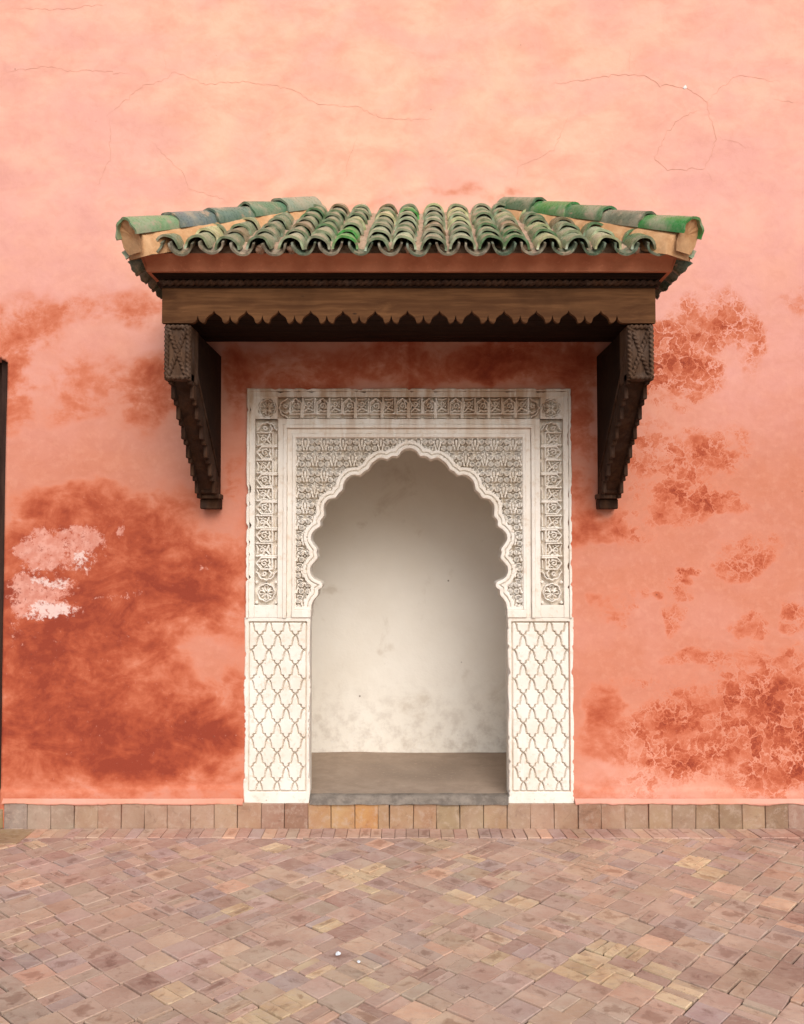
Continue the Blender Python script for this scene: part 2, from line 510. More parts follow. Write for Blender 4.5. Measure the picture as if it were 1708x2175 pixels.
# ------------------------------------------------------------------ plaster wall
STAIN_SHADOW = [(-2.23, 2.83, .24, .18, .62), (-1.7, 2.95, .28, .10, .50), (-2.22, 2.4, .08, .18, .60), (-2.09, 2.62, .18, .14, .28), (-1.79, 2.43, .28, .18, .46),
 (-1.45, 2.42, .13, .17, .62), (-1.38, 2.50, .107, .16, .4), (-1.4, 2.9, .2, .1, .2), (-1.55, 2.7, .3, .1, .12), (-1.81, 1.76, .347, .128, .85), (-1.41, 1.71, .24, .133, .6), (-1.75, 1.49, .507, .267, .9),  # first two blobs: staining plus painted canopy shadow beside the left bracket
 (-1.33, 1.39, .24, .147, .6), (-2.02, 1.15, .32, .187, .9), (-1.43, 1.2, .293, .16, .75), (-2.01, .81, .32, .293, .85), (-1.77, .52, .587, .2, 1.0),
 (-1.38, .46, .32, .133, .8), (-1.17, 1.36, .16, .16, .55), (-1.64, .94, .32, .16, .6), (-2.21, 1.52, .133, .32, .5), (-1.2, 1.89, .16, .08, .4),
 (-1.28, .96, .34, .13, -.34), (-1.08, 1.10, .14, .26, -.28), (-1.17, 1.6, .20, .17, -.42), (-1.92, 2.11, .373, .133, -.5), (-2.06, 2.65, .16, .107, -.15),
 (-1.19, .29, .293, .037, .35), (-1.01, 1.55, .093, .373, .35), (-.99, 2.19, .08, .32, .45), (-.99, 2.56, .067, .213, .4),
 (1.7, 2.92, .2, .133, .6), (1.61, 2.73, .2, .16, .62), (1.56, 2.51, .173, .147, .72), (1.42, 2.65, .107, .187, .5), (1.83, 2.81, .16, .107, .5),
 (1.63, 2.05, .2, .139, .78), (1.85, 2.11, .12, .112, .62), (1.42, 2.0, .147, .187, .5), (1.6, 1.84, .187, .093, .68), (1.31, 1.73, .147, .12, .5),
 (1.79, 1.84, .133, .067, .5), (1.31, 2.21, .107, .16, .35), (1.08, 1.65, .227, .069, .65), (.98, 2.0, .08, .373, .5), (.99, 2.54, .08, .213, .5),
 (0, 2.60, 1.02, .11, .75), (-.5, 2.5, .3, .06, .3), (.6, 2.5, .3, .06, .3), (1.61, 1.46, .064, .037, .75), (1.52, 1.37, .072, .051, .75), (1.51, 1.29, .088, .035, .65), (1.5, 1.2, .053, .045, .65),  # first three blobs: staining deepened as painted shade under the canopy
 (1.49, 1.12, .032, .029, .6), (1.87, 1.47, .085, .064, .75), (1.95, 1.56, .112, .075, .6), (1.16, 1.22, .101, .053, .65), (1.25, 1.31, .107, .037, .4),
 (1.91, 1.13, .101, .043, .78), (1.61, .98, .139, .045, .85), (2.18, 1.22, .064, .037, .75), (2.18, 1.14, .064, .059, .5), (2.21, 2.96, .064, .064, .45),
 (1.93, 2.65, .053, .107, .3), (1.09, .7, .075, .12, .55), (1.22, .83, .16, .037, .25), (1.94, .86, .187, .133, .65), (2.1, .81, .133, .16, .6),
 (1.83, .58, .347, .147, .78), (2.17, .52, .227, .227, .9), (1.53, .39, .213, .075, .75), (1.4, .57, .187, .107, .5), (1.98, .39, .347, .147, .7),
 (1.11, .52, .133, .133, .35), (-.6, 3.62, .147, .037, .2), (-.11, 3.68, .053, .032, .1), (.35, 3.59, .24, .032, .15), (-.29, 3.56, .24, .032, .15),
 (.65, 3.61, .107, .037, .12), (.08, 3.57, .533, .027, .12), (-1.55, 1.0, .75, .80, .30), (-1.2, .75, .3, .4, .22), (1.7, .55, .5, .35, .2), (2.75, 1.2, .3, .4, .6), (-3.45, 1.1, .15, .6, .7)]
FLAKE = [(-1.97, 1.56, .213, .101, 1), (-1.82, 1.63, .08, .059, 1), (-2.11, 1.53, .107, .08, .7), (-2.06, 1.35, .165, .059, 1), (-2.08, 1.23, .12, .069, 1),
 (-1.99, 1.22, .133, .037, .8), (-1.63, 1.67, .035, .029, 1.1), (-2.19, 1.33, .067, .107, .6), (-1.65, 1.29, .12, .016, .55), (-1.18, 1.43, .027, .016, .7),
 (-2.21, 1.12, .04, .133, .4), (-1.83, 1.43, .016, .037, .6)]
SALT = [(-2.02, 1.20, .14, .06, 1), (-1.84, 1.50, .07, .05, 1), (-2.1, 1.43, .08, .04, .6), (-2.02, 1.37, .12, .03, .7)]

DOOR_X, DOOR_TOP = -2.285, 2.645
def wall_skirt(x):
    return np.where(x > 0, 0.205 + 0.06 * np.exp(-(x - 0.92) * 9) + 0.012 * np.sin(x * 5), 0.215 + 0.012 * np.sin(x * 4))

def blob_field(X, Z, blobs, soft=1.8):
    f = np.zeros_like(X)
    for (x, z, rx, rz, a) in blobs:
        d = ((X - x) / rx) ** 2 + ((Z - z) / rz) ** 2
        f += a * (1 - sstep(0.0, soft, d))
    return f

def build_wall():
    xs = np.unique(np.round(np.concatenate([np.arange(-3.7, -2.4, 0.06), np.arange(-2.4, 2.36, 0.0115), np.arange(2.36, 3.8, 0.06), [DOOR_X, -3.26]]), 4))
    zs = np.unique(np.round(np.concatenate([np.arange(0.0, 0.14, 0.035), np.arange(0.14, 4.78, 0.0115), np.arange(4.8, 6.4, 0.1)]), 4))
    X, Z = np.meshgrid(xs, zs)
    Y = (fbm(X * 1.1 + 9, Z * 1.1 + 4, 1, 3) - 0.5) * 0.022 + (fbm(X * 6 + 3, Z * 6 + 2, 4, 3) - 0.5) * 0.005
    sk = wall_skirt(X)
    Y -= 0.009 * (1 - sstep(sk - 0.006, sk + 0.008, Z)) * sstep(0.85, 0.98, np.abs(X))
    Y -= 0.004
    xc = 0.5 * (xs[1:] + xs[:-1])[None, :]; zc = 0.5 * (zs[1:] + zs[:-1])[:, None]
    keep = ~((np.abs(xc) < 0.906) & (zc < 2.455))
    rx = DOOR_X - xc; rz = DOOR_TOP - zc
    corner = (np.maximum(0, 0.05 - rx) ** 2 + np.maximum(0, 0.05 - rz) ** 2) < 0.05 ** 2
    keep &= ~((xc < DOOR_X) & (xc > -3.26) & (zc < DOOR_TOP) & corner)
    v, q, used = grid_mesh('wall', X, Y, Z, keep)
    # plaster returns round the door opening
    ed = {}
    for a, b in ((0, 1), (1, 2), (2, 3), (3, 0)):
        for p, r in zip(q[:, a], q[:, b]):
            k = (min(p, r), max(p, r))
            ed[k] = (p, r) if k not in ed else None
    extra_f = []; extra_v = []
    back = {}
    for k, e in ed.items():
        if e is None: continue
        p, r = e
        if all(-3.3 < v[i][0] < DOOR_X + 0.02 and v[i][2] < DOOR_TOP + 0.02 for i in (p, r)):
            for i in (p, r):
                if i not in back:
                    back[i] = len(v) + len(extra_v); extra_v.append((v[i][0], 0.30, v[i][2]))
            extra_f.append((r, p, back[p], back[r]))
    nv = np.concatenate([v, np.array(extra_v)]) if extra_v else v
    me = make_mesh('plaster_wall', nv, np.concatenate([q, np.array(extra_f)]) if extra_f else q, True)
    # stain and painted-shade maps, warped so the outlines are ragged
    PX, PZ = nv[:, 0].astype(float), nv[:, 2].astype(float)
    wx = PX + (fbm(PX * 4 + 40, PZ * 4 + 11, 2, 4) - 0.5) * 0.22 + (fbm(PX * 16 + 7, PZ * 16 + 3, 6, 3) - 0.5) * 0.05
    wz = PZ + (fbm(PX * 4 + 3, PZ * 4 + 71, 5, 4) - 0.5) * 0.20 + (fbm(PX * 16 + 1, PZ * 16 + 9, 8, 3) - 0.5) * 0.05
    st = blob_field(wx, wz, STAIN_SHADOW, 2.6)
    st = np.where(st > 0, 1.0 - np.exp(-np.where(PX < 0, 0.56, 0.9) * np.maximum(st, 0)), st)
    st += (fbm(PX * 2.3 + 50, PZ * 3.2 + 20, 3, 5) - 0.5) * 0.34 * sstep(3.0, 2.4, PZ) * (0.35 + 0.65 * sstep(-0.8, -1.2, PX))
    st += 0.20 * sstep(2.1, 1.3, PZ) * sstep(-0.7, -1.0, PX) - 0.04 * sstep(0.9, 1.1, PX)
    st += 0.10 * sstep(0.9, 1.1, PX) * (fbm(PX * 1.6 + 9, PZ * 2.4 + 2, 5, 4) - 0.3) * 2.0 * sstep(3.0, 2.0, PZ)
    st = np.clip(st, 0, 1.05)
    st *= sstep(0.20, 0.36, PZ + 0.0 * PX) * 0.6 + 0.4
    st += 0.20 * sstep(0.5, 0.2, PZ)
    set_attr(me, 'stain_shadow', st)
    fx = PX + (fbm(PX * 9 + 40, PZ * 9 + 11, 2, 4) - 0.5) * 0.10
    fz = PZ + (fbm(PX * 9 + 3, PZ * 9 + 71, 5, 4) - 0.5) * 0.09
    set_attr(me, 'flake', np.clip(0.86 * blob_field(fx, fz, FLAKE, 2.3), 0, 1))
    set_attr(me, 'salt', np.clip(blob_field(fx, fz, SALT), 0, 1))
    set_attr(me, 'craze', np.clip(sstep(1.05, 1.3, PX) * 0.95 + 0.25 * sstep(-1.3, -1.9, PX) * sstep(2.3, 2.7, PZ), 0, 1))
    set_attr(me, 'pink', np.clip(0.75 * sstep(0.7, 2.0, np.abs(PX + 0.15)) * sstep(1.9, 2.7, PZ) * (1 - 0.55 * sstep(3.6, 4.6, PZ)), 0, 1))
    set_attr(me, 'tone', np.clip(0.22 + 0.28 * sstep(1.6, 2.7, PZ) + 0.55 * sstep(2.7, 4.1, PZ) - 0.12 * sstep(1.2, 2.2, np.abs(PX)) + 0.25 * sstep(0.9, 0.3, PZ) * sstep(0.5, 1.2, PX), 0, 1))  # paler above, deeper below: plaster colour plus light falloff painted in
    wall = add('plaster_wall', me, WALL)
    tag(wall, 'tall salmon pink plaster wall with damp stains, crazing and hairline cracks', 'wall')
    return wall
wall = build_wall()

CRACKS = [[(-2.357, 4.289), (-2.222, 4.317), (-2.059, 4.331), (-1.95, 4.303), (-1.788, 4.311), (-1.598, 4.284)],
 [(-1.744, 4.036), (-1.529, 4.223), (-1.421, 4.242), (-1.367, 4.303), (-1.163, 4.229), (-.946, 4.242), (-.675, 4.201), (-.539, 4.118), (-.295, 4.096), (-.16, 4.027), (.138, 4.022)],
 [(.816, 4.234), (1.006, 4.256), (1.169, 4.289), (1.359, 4.284), (1.44, 4.223), (1.589, 4.212), (1.71, 4.124), (1.722, 4.036), (1.762, 3.926), (1.733, 3.816), (1.692, 3.734), (1.489, 3.728), (1.408, 3.788), (1.464, 3.926), (1.546, 4.022), (1.682, 4.085)],
 [(1.71, 4.124), (1.819, 4.229), (1.901, 4.284), (2.145, 4.242)], [(1.692, 3.734), (1.758, 3.638)], [(-1.485, 3.898), (-1.376, 3.788), (-1.294, 3.706), (-1.266, 3.624), (-1.023, 3.542)],
 [(-.295, 3.926), (-.349, 3.788), (-.375, 3.651)], [(.924, 4.063), (.828, 3.843), (.624, 3.747), (.61, 3.651)], [(-1.717, 4.036), (-1.714, 3.788), (-1.806, 3.597)],
 [(-1.409, 4.45), (-1.408, 4.311)], [(1.279, 4.477), (1.264, 4.311)], [(1.762, 3.926), (1.977, 3.843)], [(2.089, 4.146), (2.273, 4.113)], [(-2.282, 4.671), (-2.037, 4.666), (-1.738, 4.699)]]
def wall_y(x, z):
    x = np.array([x]); z = np.array([z])
    y = (fbm(x * 1.1 + 9, z * 1.1 + 4, 1, 3) - 0.5) * 0.022 + (fbm(x * 6 + 3, z * 6 + 2, 4, 3) - 0.5) * 0.005
    return float(y[0]) - 0.004
for ci, line in enumerate(CRACKS):
    pts = []
    for (x0, z0), (x1, z1) in zip(line[:-1], line[1:]):
        n = max(2, int(math.hypot(x1 - x0, z1 - z0) / 0.018))
        for k in range(n):
            t = k / n
            pts.append((x0 + (x1 - x0) * t + random.gauss(0, 0.0045), z0 + (z1 - z0) * t + random.gauss(0, 0.0045)))
    pts.append(line[-1])
    vs = []; fs = []
    main = 0.95 if ci in (2,) else 0.6
    for i, (x, z) in enumerate(pts):
        a = pts[max(0, i - 1)]; b = pts[min(len(pts) - 1, i + 1)]
        dx, dz = b[0] - a[0], b[1] - a[1]; L = math.hypot(dx, dz) or 1
        e = min(i, len(pts) - 1 - i) / 6
        wd = main * 0.0013 * min(1, 0.15 + e) * random.uniform(0.5, 1.3)
        y = wall_y(x, z) - 0.0012
        vs += [(x - dz / L * wd, y, z + dx / L * wd), (x + dz / L * wd, y, z - dx / L * wd)]
        if i: fs.append((2 * i - 2, 2 * i - 1, 2 * i + 1, 2 * i))
    add('crack', make_mesh('crack', vs, fs), CRACK, wall)
# chip of bare lime
n = 9
cv = [(1.589, wall_y(1.589, 4.212) - 0.004, 4.212)] + [(1.589 + 0.013 * random.uniform(.5, 1.2) * math.cos(6.283 * k / n), wall_y(1.589, 4.212) - 0.002, 4.212 + 0.013 * random.uniform(.5, 1.2) * math.sin(6.283 * k / n)) for k in range(n)]
add('chip', make_mesh('chip', cv, [(0, k + 1, (k + 1) % n + 1) for k in range(n)]), LIME, wall)

# ------------------------------------------------------------------ ground and paving
g = MB(); g.raw([(-150, -150, -0.02), (150, -150, -0.02), (150, 150, -0.02), (-150, 150, -0.02)], [(0, 1, 2, 3)])
tag(g.build('ground', EARTH), kind='structure')
g = MB(); g.raw([(-5, -6, -0.006), (5, -6, -0.006), (5, 0.35, -0.006), (-5, 0.35, -0.006)], [(0, 1, 2, 3)])
pavement = tag(g.build('pavement', JOINT), kind='structure')

CLAYS = [((0.573, 0.367, 0.280), 30), ((0.526, 0.347, 0.296), 22), ((0.601, 0.409, 0.280), 16), ((0.468, 0.273, 0.216), 10),
         ((0.526, 0.385, 0.290), 14), ((0.706, 0.414, 0.280), 6), ((0.468, 0.337, 0.316), 8)]
YELLOW = (0.719, 0.513, 0.303)
def clay():
    t = random.uniform(0, sum(w for c, w in CLAYS))
    for c, w_ in CLAYS:
        t -= w_
        if t <= 0: break
    k = random.uniform(0.80, 1.14)
    return tuple(min(1, x * k * random.uniform(0.98, 1.02) * 0.85 + m * 0.15) for x, m in zip(c, (0.49, 0.330, 0.248)))

def shade(c):
    k = random.uniform(.75, 1.08)
    return tuple(x * k for x in c)

def paver(poly, top, tint, b=0.0016):
    """one paving piece: worn edges, slightly tilted top; returns verts, faces"""
    n = len(poly)
    cx = sum(p[0] for p in poly) / n; cy = sum(p[1] for p in poly) / n
    tx, ty = random.gauss(0, 0.010), random.gauss(0, 0.010)
    def zz(x, y): return top + (x - cx) * tx + (y - cy) * ty
    V = []
    for x, y in poly: V.append((x, y, -0.012))
    for x, y in poly: V.append((x, y, zz(x, y) - 0.0030))
    for x, y in poly:
        d = math.hypot(x - cx, y - cy); s = (d - b * random.uniform(1.0, 2.4)) / d
        V.append((cx + (x - cx) * s, cy + (y - cy) * s, zz(x, y)))
    V.append((cx, cy, zz(cx, cy) - 0.0008))
    F = []
    for i in range(n):
        j = (i + 1) % n
        F += [(i, j, n + j, n + i), (n + i, n + j, 2 * n + j, 2 * n + i), (2 * n + i, 2 * n + j, 3 * n)]
    return V, F

ANG = R(48.5)
ca, sa = math.cos(ANG), math.sin(ANG)
A = 0.123
def uv2w(u, v): return (u * ca - v * (-sa) * -1, u * sa + v * ca) if False else (u * ca + v * sa, u * sa - v * ca)
BORDER_Y = -0.185
def clip_poly(poly, ymax):
    out = []
    for i in range(len(poly)):
        p, q = poly[i], poly[(i + 1) % len(poly)]
        if p[1] <= ymax: out.append(p)
        if (p[1] <= ymax) != (q[1] <= ymax):
            t = (ymax - p[1]) / (q[1] - p[1]); out.append((p[0] + (q[0] - p[0]) * t, ymax))
    return out

# clusters of yellow bricks, as laid
YSPOTS = [(-0.399, -1.849), (-0.463, -1.913), (0.777, -1.501), (0.921, -1.723), (0.24, -0.972), (-0.18, -0.649), (1.453, -0.612)]
pieces = []
j = 0.0022
NR = 46
for r in range(-NR, NR):
    u_off = random.uniform(-0.25, 0.25) * A
    c = -NR
    while c < NR:
        u0 = c * A + u_off; v0 = r * A
        px, py = uv2w(u0 + A / 2, v0 + A / 2)
        span = 1
        if not (-3.3 < px < 3.2 and -4.3 < py < 0.1):
            c += 1; continue
        kind = random.random()
        hot = any(math.hypot(px - a, py - b) < 0.115 for a, b in YSPOTS)
        if hot: kind = 0.75 if (px + py * 3) % 0.5 < 0.35 else 0.9
        tilt = random.gauss(0, 0.012)
        cells = []
        if kind < 0.58:
            cells.append((u0, u0 + A, v0, v0 + A)); tints = [clay()]
        elif kind < 0.80:
            n = random.choice((2, 2, 3)); base = YELLOW if hot or random.random() < 0.14 else None
            for k in range(n): cells.append((u0 + A * k / n, u0 + A * (k + 1) / n, v0, v0 + A))
            tints = [shade(base) if base and random.random() < 0.75 else clay() for _ in range(n)]
        else:
            n = random.choice((2, 3)); base = YELLOW if hot or random.random() < 0.12 else None
            for k in range(n): cells.append((u0, u0 + A, v0 + A * k / n, v0 + A * (k + 1) / n))
            tints = [shade(base) if base and random.random() < 0.75 else clay() for _ in range(n)]
        for (a, b, d, e), tint in zip(cells, tints):
            jj = [random.uniform(0.0008, 0.0036) for _ in range(4)]
            cor = [(a + jj[0], d + jj[1]), (b - jj[2], d + jj[1]), (b - jj[2], e - jj[3]), (a + jj[0], e - jj[3])]
            cor = [(x + random.gauss(0, 0.0020), y + random.gauss(0, 0.0020)) for x, y in cor]
            poly = [uv2w(x, y) for x, y in cor][::-1]
            poly = clip_poly(poly, BORDER_Y - 0.003)
            if len(poly) < 3: continue
            ar = abs(sum(poly[i][0] * poly[(i + 1) % len(poly)][1] - poly[(i + 1) % len(poly)][0] * poly[i][1] for i in range(len(poly)))) / 2
            if ar < 0.0006: continue
            mx = sum(p[0] for p in poly) / len(poly); my = sum(p[1] for p in poly) / len(poly)
            # large soft areas of redder and yellower clay, as laid
            hue = float(fbm(np.array([mx * 0.9 + 5]), np.array([my * 0.9 + 8]), 3, 2)[0]) - 0.5 + 0.16 * mx
            tint = (tint[0], tint[1] * (1.02 + 0.10 * hue), tint[2] * (0.98 + 0.02 * hue))
            lum = 0.33 * sum(tint)
            tint = tuple(0.84 * q + 0.15 * lum for q in tint)
            pieces.append((mx, my, poly, tint, random.gauss(0, 0.0020)))
        c += 1

def in_view(x, y):
    d = y + 4.93
    if d < 2.85: return False
    return abs(x) < 0.475 * d
view = sorted([p for p in pieces if in_view(p[0], p[1])], key=lambda p: p[1])
rest = [p for p in pieces if not in_view(p[0], p[1])] + view[300:]
for mx, my, poly, tint, dz in view[:300]:
    V, F = paver([(x - mx, y - my) for x, y in poly], 0.004 + dz, tint)
    me = make_mesh('paving_brick', V, F)
    set_tint(me, tint); set_wear(me, [len(V)])
    o = add('paving_brick', me, CLAY, pavement)
    o.location = (mx, my, 0)
    o.matrix_parent_inverse = Matrix.Identity(4)
V, F, T = [], [], []
per = []
for mx, my, poly, tint, dz in rest:
    a, b = paver(poly, 0.004 + dz, tint)
    n0 = len(V); V += a; F += [tuple(i + n0 for i in q) for q in b]; T += [tint] * len(a); per.append(len(a))
me = make_mesh('paving_bricks', V, F); set_tint(me, np.array(T)); set_wear(me, per)
tag(add('paving_bricks', me, CLAY, pavement), kind='stuff')

# soldier course of narrow bricks along the wall foot
x = -2.35
while x < 2.9:
    wdt = random.uniform(0.058, 0.074)
    lean = 0.0 if x < 0.45 else 0.02 * min(1, (x - 0.45) * 2)
    y0, y1 = BORDER_Y + random.uniform(-.002, .003), -0.034
    poly = [(x + lean + 0.0008, y0 + random.gauss(0, .003)), (x + wdt + lean - 0.0008, y0 + random.gauss(0, .003)), (x + wdt - 0.0008, y1), (x + 0.0008, y1)]
    mx = x + wdt / 2; my = (y0 + y1) / 2
    t = clay()
    V, F = paver([(a - mx, b - my) for a, b in poly], 0.006 + random.gauss(0, 0.0015), t, 0.002)
    me = make_mesh('border_brick', V, F); set_tint(me, t); set_wear(me, [len(V)])
    o = add('border_brick', me, CLAY, pavement); o.location = (mx, my, 0); o.matrix_parent_inverse = Matrix.Identity(4)
    x += wdt

# ------------------------------------------------------------------ plinth of square tiles
plinth = tag(empty('plinth', (0, -0.02, 0)), 'low plinth of square terracotta tiles along the foot of the wall', 'plinth')
MB().box(-2.245, 3.7, -0.004, 0.03, -0.01, 0.139).build('backing', JOINT, plinth)
PL = {}
x = -2.255
k = 0
PT = [(0.287, 0.237, 0.200), (0.320, 0.244, 0.183), (0.312, 0.237, 0.173), (0.373, 0.249, 0.166), (0.382, 0.244, 0.166), (0.391, 0.257, 0.176), (0.391, 0.252, 0.173), (0.373, 0.242, 0.166),
      (0.382, 0.237, 0.156), (0.391, 0.252, 0.153), (0.391, 0.244, 0.153), (0.347, 0.217, 0.156), (0.268, 0.146, 0.096), (0.426, 0.252, 0.123), (0.460, 0.285, 0.137), (0.477, 0.261, 0.103),
      (0.373, 0.237, 0.133), (0.364, 0.224, 0.126), (0.364, 0.217, 0.120), (0.312, 0.224, 0.126), (0.320, 0.233, 0.133), (0.382, 0.261, 0.143), (0.330, 0.224, 0.137), (0.364, 0.224, 0.146),
      (0.382, 0.242, 0.150), (0.373, 0.237, 0.156), (0.391, 0.249, 0.166), (0.304, 0.193, 0.120), (0.330, 0.217, 0.126), (0.277, 0.185, 0.116), (0.268, 0.173, 0.096), (0.260, 0.173, 0.100), (0.364, 0.244, 0.150), (0.268, 0.177, 0.110)]
while x < 3.5:
    wdt = 0.130 + random.uniform(-0.002, 0.003)
    if k == 16: wdt = 0.062
    t = PT[k] if k < len(PT) else tuple(0.7 * q for q in clay())
    b = MB().box(-wdt / 2 + 0.0013, wdt / 2 - 0.0013, -0.014, 0.014, -0.02, 0.128 + random.uniform(-.003, .004), 0.0028)
    me = make_mesh('tile', b.v, b.f); set_tint(me, t); set_attr(me, 'pid', np.full(len(b.v), random.random()))
    o = add('tile', me, CLAY_P, plinth)
    o.matrix_basis = Matrix.Translation((x + wdt / 2, -0.019 + random.gauss(0, 0.0016), 0.012)) @ Matrix.Rotation(random.gauss(0, 0.012), 4, 'Y') @ Matrix.Rotation(random.gauss(0, 0.02), 4, 'Z')
    x += wdt; k += 1

for (xa, xb) in ((-2.265, -0.925), (0.925, 3.6)):
    n = int((xb - xa) / 0.008)
    xs = np.linspace(xa, xb, n)
    zb_ = 0.137 + (fbm(xs * 14, xs * 0 + 2, 3, 5) - 0.5) * 0.022
    V, F = [], []
    for k in range(n):
        y0_ = wall_y(float(xs[k]), 0.16) - 0.012
        V += [(xs[k], y0_, 0.166), (xs[k], y0_ - 0.012, 0.153), (xs[k], -0.0385 + 0.002 * math.sin(k), 0.146), (xs[k], -0.0365, float(zb_[k])), (xs[k], -0.02, float(zb_[k]) - .001)]
        if k:
            for m_ in range(4): F.append((5 * k - 5 + m_, 5 * k - 5 + m_ + 1, 5 * k + m_ + 1, 5 * k + m_))
    me = make_mesh('plaster_lip', V, F, True)
    set_attr(me, 'tone', np.full(len(V), 0.45)); set_attr(me, 'stain_shadow', np.full(len(V), 0.06))
    add('plaster_lip', me, WALL, wall)

# ------------------------------------------------------------------ niche
niche = tag(empty('niche', (0, 0.5, 0.145)), 'shallow whitewashed alcove with a brown screed floor behind the scalloped arch', 'alcove')
def build_niche():
    hw, dep, rc = 0.80, 1.0, 0.11
    plan = [(-hw, 0.01)] + [(-hw, y) for y in np.linspace(0.1, dep - rc, 8)]
    plan += [(-hw + rc - rc * math.cos(t), dep - rc + rc * math.sin(t)) for t in np.linspace(0, math.pi / 2, 10)[1:]]
    left = list(plan)
    xs = np.linspace(-hw + rc, hw - rc, 40)[1:-1]
    pts = left + [(x, dep) for x in xs] + [(-x, y) for x, y in reversed(left)]
    pts = np.array(pts)
    zs = np.linspace(0.16, 2.52, 90)
    n = len(pts)
    V = np.zeros((len(zs), n, 3))
    for i, z in enumerate(zs):
        V[i, :, 0] = pts[:, 0]; V[i, :, 1] = pts[:, 1]; V[i, :, 2] = z
    amp = (fbm(V[..., 0] * 3 + 20, V[..., 2] * 3 + 7, 2, 4) - 0.5) * 0.022
    V[..., 1] += np.where(V[..., 1] > 0.3, amp, 0)
    v, q, _ = grid_mesh('w', V[..., 0], V[..., 1], V[..., 2])
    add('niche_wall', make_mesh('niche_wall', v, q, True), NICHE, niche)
    c = MB(); c.raw([(-hw - .02, 0.0, 2.5), (hw + .02, 0.0, 2.5), (hw + .02, dep + .05, 2.5), (-hw - .02, dep + .05, 2.5)], [(3, 2, 1, 0)])
    c.build('niche_ceiling', NICHE, niche)
    # floor screed, front lip of grey cement
    xs = np.linspace(-0.82, 0.82, 83); ys = np.linspace(0.03, 1.03, 51)
    X, Yy = np.meshgrid(xs, ys)
    Z = 0.178 + (fbm(X * 3 + 2, Yy * 3, 4, 4) - 0.5) * 0.012
    v, q, _ = grid_mesh('f', X, Yy, Z)
    add('niche_floor', make_mesh('niche_floor', v, q, True), FLOORPL, niche)
    xs = np.linspace(-0.553, 0.553, 140)
    prof = [(0.035, 0.180), (0.006, 0.181), (-0.012, 0.176), (-0.020, 0.165), (-0.022, 0.149), (-0.040, 0.144), (-0.044, 0.139)]
    X = np.tile(xs, (len(prof), 1)); Yy = np.zeros_like(X); Z = np.zeros_like(X)
    for i, (y, z) in enumerate(reversed(prof)):
        Yy[i] = y + (fbm(xs * 9 + i * 3, xs * 0 + i, 3, 4) - 0.5) * 0.022 * (1 if i > 1 else 0.4)
        Z[i] = z + (fbm(xs * 14 + i, xs * 0 + 4, 6, 4) - 0.5) * 0.010 * (1 if i < 5 else .3)
    v, q, _ = grid_mesh('l', X, Yy, Z)
    add('cement_lip', make_mesh('cement_lip', v, q, True), CEMENT, niche)
build_niche()

# ------------------------------------------------------------------ carved stucco surround
sur = tag(empty('arch_surround', (0, -0.01, 0.15)), 'white carved stucco surround with scalloped horseshoe arch and inscription bands', 'arch surround')

class Relief:
    """height map that strokes are cut into, turned into a real mesh"""
    def __init__(self, x0, x1, z0, z1, res=0.0025):
        self.xs = np.arange(x0, x1 + res / 2, res); self.zs = np.arange(z0, z1 + res / 2, res)
        self.xs[-1] = x1; self.zs[-1] = z1
        self.X, self.Z = np.meshgrid(self.xs, self.zs)
        self.H = np.zeros_like(self.X)
        self.res = res; self.gain = 4.0
    def win(self, xa, xb, za, zb):
        i0 = max(0, np.searchsorted(self.xs, xa)); i1 = np.searchsorted(self.xs, xb)
        k0 = max(0, np.searchsorted(self.zs, za)); k1 = np.searchsorted(self.zs, zb)
        return slice(k0, k1), slice(i0, i1)
    def stroke(self, pts, hw=0.004, h=0.010, cut=False, soft=0.0016):
        m = hw + soft
        for (xa, za), (xb, zb) in zip(pts[:-1], pts[1:]):
            s = self.win(min(xa, xb) - m, max(xa, xb) + m, min(za, zb) - m, max(za, zb) + m)
            X, Z = self.X[s], self.Z[s]
            if X.size == 0: continue
            dx, dz = xb - xa, zb - za; L = dx * dx + dz * dz or 1e-12
            t = np.clip(((X - xa) * dx + (Z - za) * dz) / L, 0, 1)
            d = np.hypot(X - xa - t * dx, Z - za - t * dz)
            p = self.gain * h * np.clip((hw + soft / 2 - d) / soft, 0, 1) * (1 - 0.10 * np.clip(d / hw, 0, 1) ** 2)
            if cut: self.H[s] = np.minimum(self.H[s], -p + 0)
            else: self.H[s] = np.maximum(self.H[s], p)
    def carve(self, pts, hw, depth, soft=0.002):
        """groove: lowers the surface to -depth relative to its level"""
        m = hw + soft
        for (xa, za), (xb, zb) in zip(pts[:-1], pts[1:]):
            s = self.win(min(xa, xb) - m, max(xa, xb) + m, min(za, zb) - m, max(za, zb) + m)
            X, Z = self.X[s], self.Z[s]
            if X.size == 0: continue
            dx, dz = xb - xa, zb - za; L = dx * dx + dz * dz or 1e-12
            t = np.clip(((X - xa) * dx + (Z - za) * dz) / L, 0, 1)
            d = np.hypot(X - xa - t * dx, Z - za - t * dz)
            p = depth * np.clip((hw + soft / 2 - d) / soft, 0, 1)
            self.H[s] = np.minimum(self.H[s], -p)
    def disc(self, x, z, r, h=0.010):
        self.stroke([(x, z), (x + 1e-5, z)], r, h)

def circ(x, z, r, a0=0, a1=360, n=16, rz=None):
    rz = r if rz is None else rz
    return [(x + r * math.cos(R(a0 + (a1 - a0) * k / n)), z + rz * math.sin(R(a0 + (a1 - a0) * k / n))) for k in range(n + 1)]
def spiral(x, z, r0, r1, a0, turns, n=18, flip=1):
    return [(x + flip * (r0 + (r1 - r0) * k / n) * math.cos(R(a0) + turns * 6.283 * k / n), z + (r0 + (r1 - r0) * k / n) * math.sin(R(a0) + turns * 6.283 * k / n)) for k in range(n + 1)]

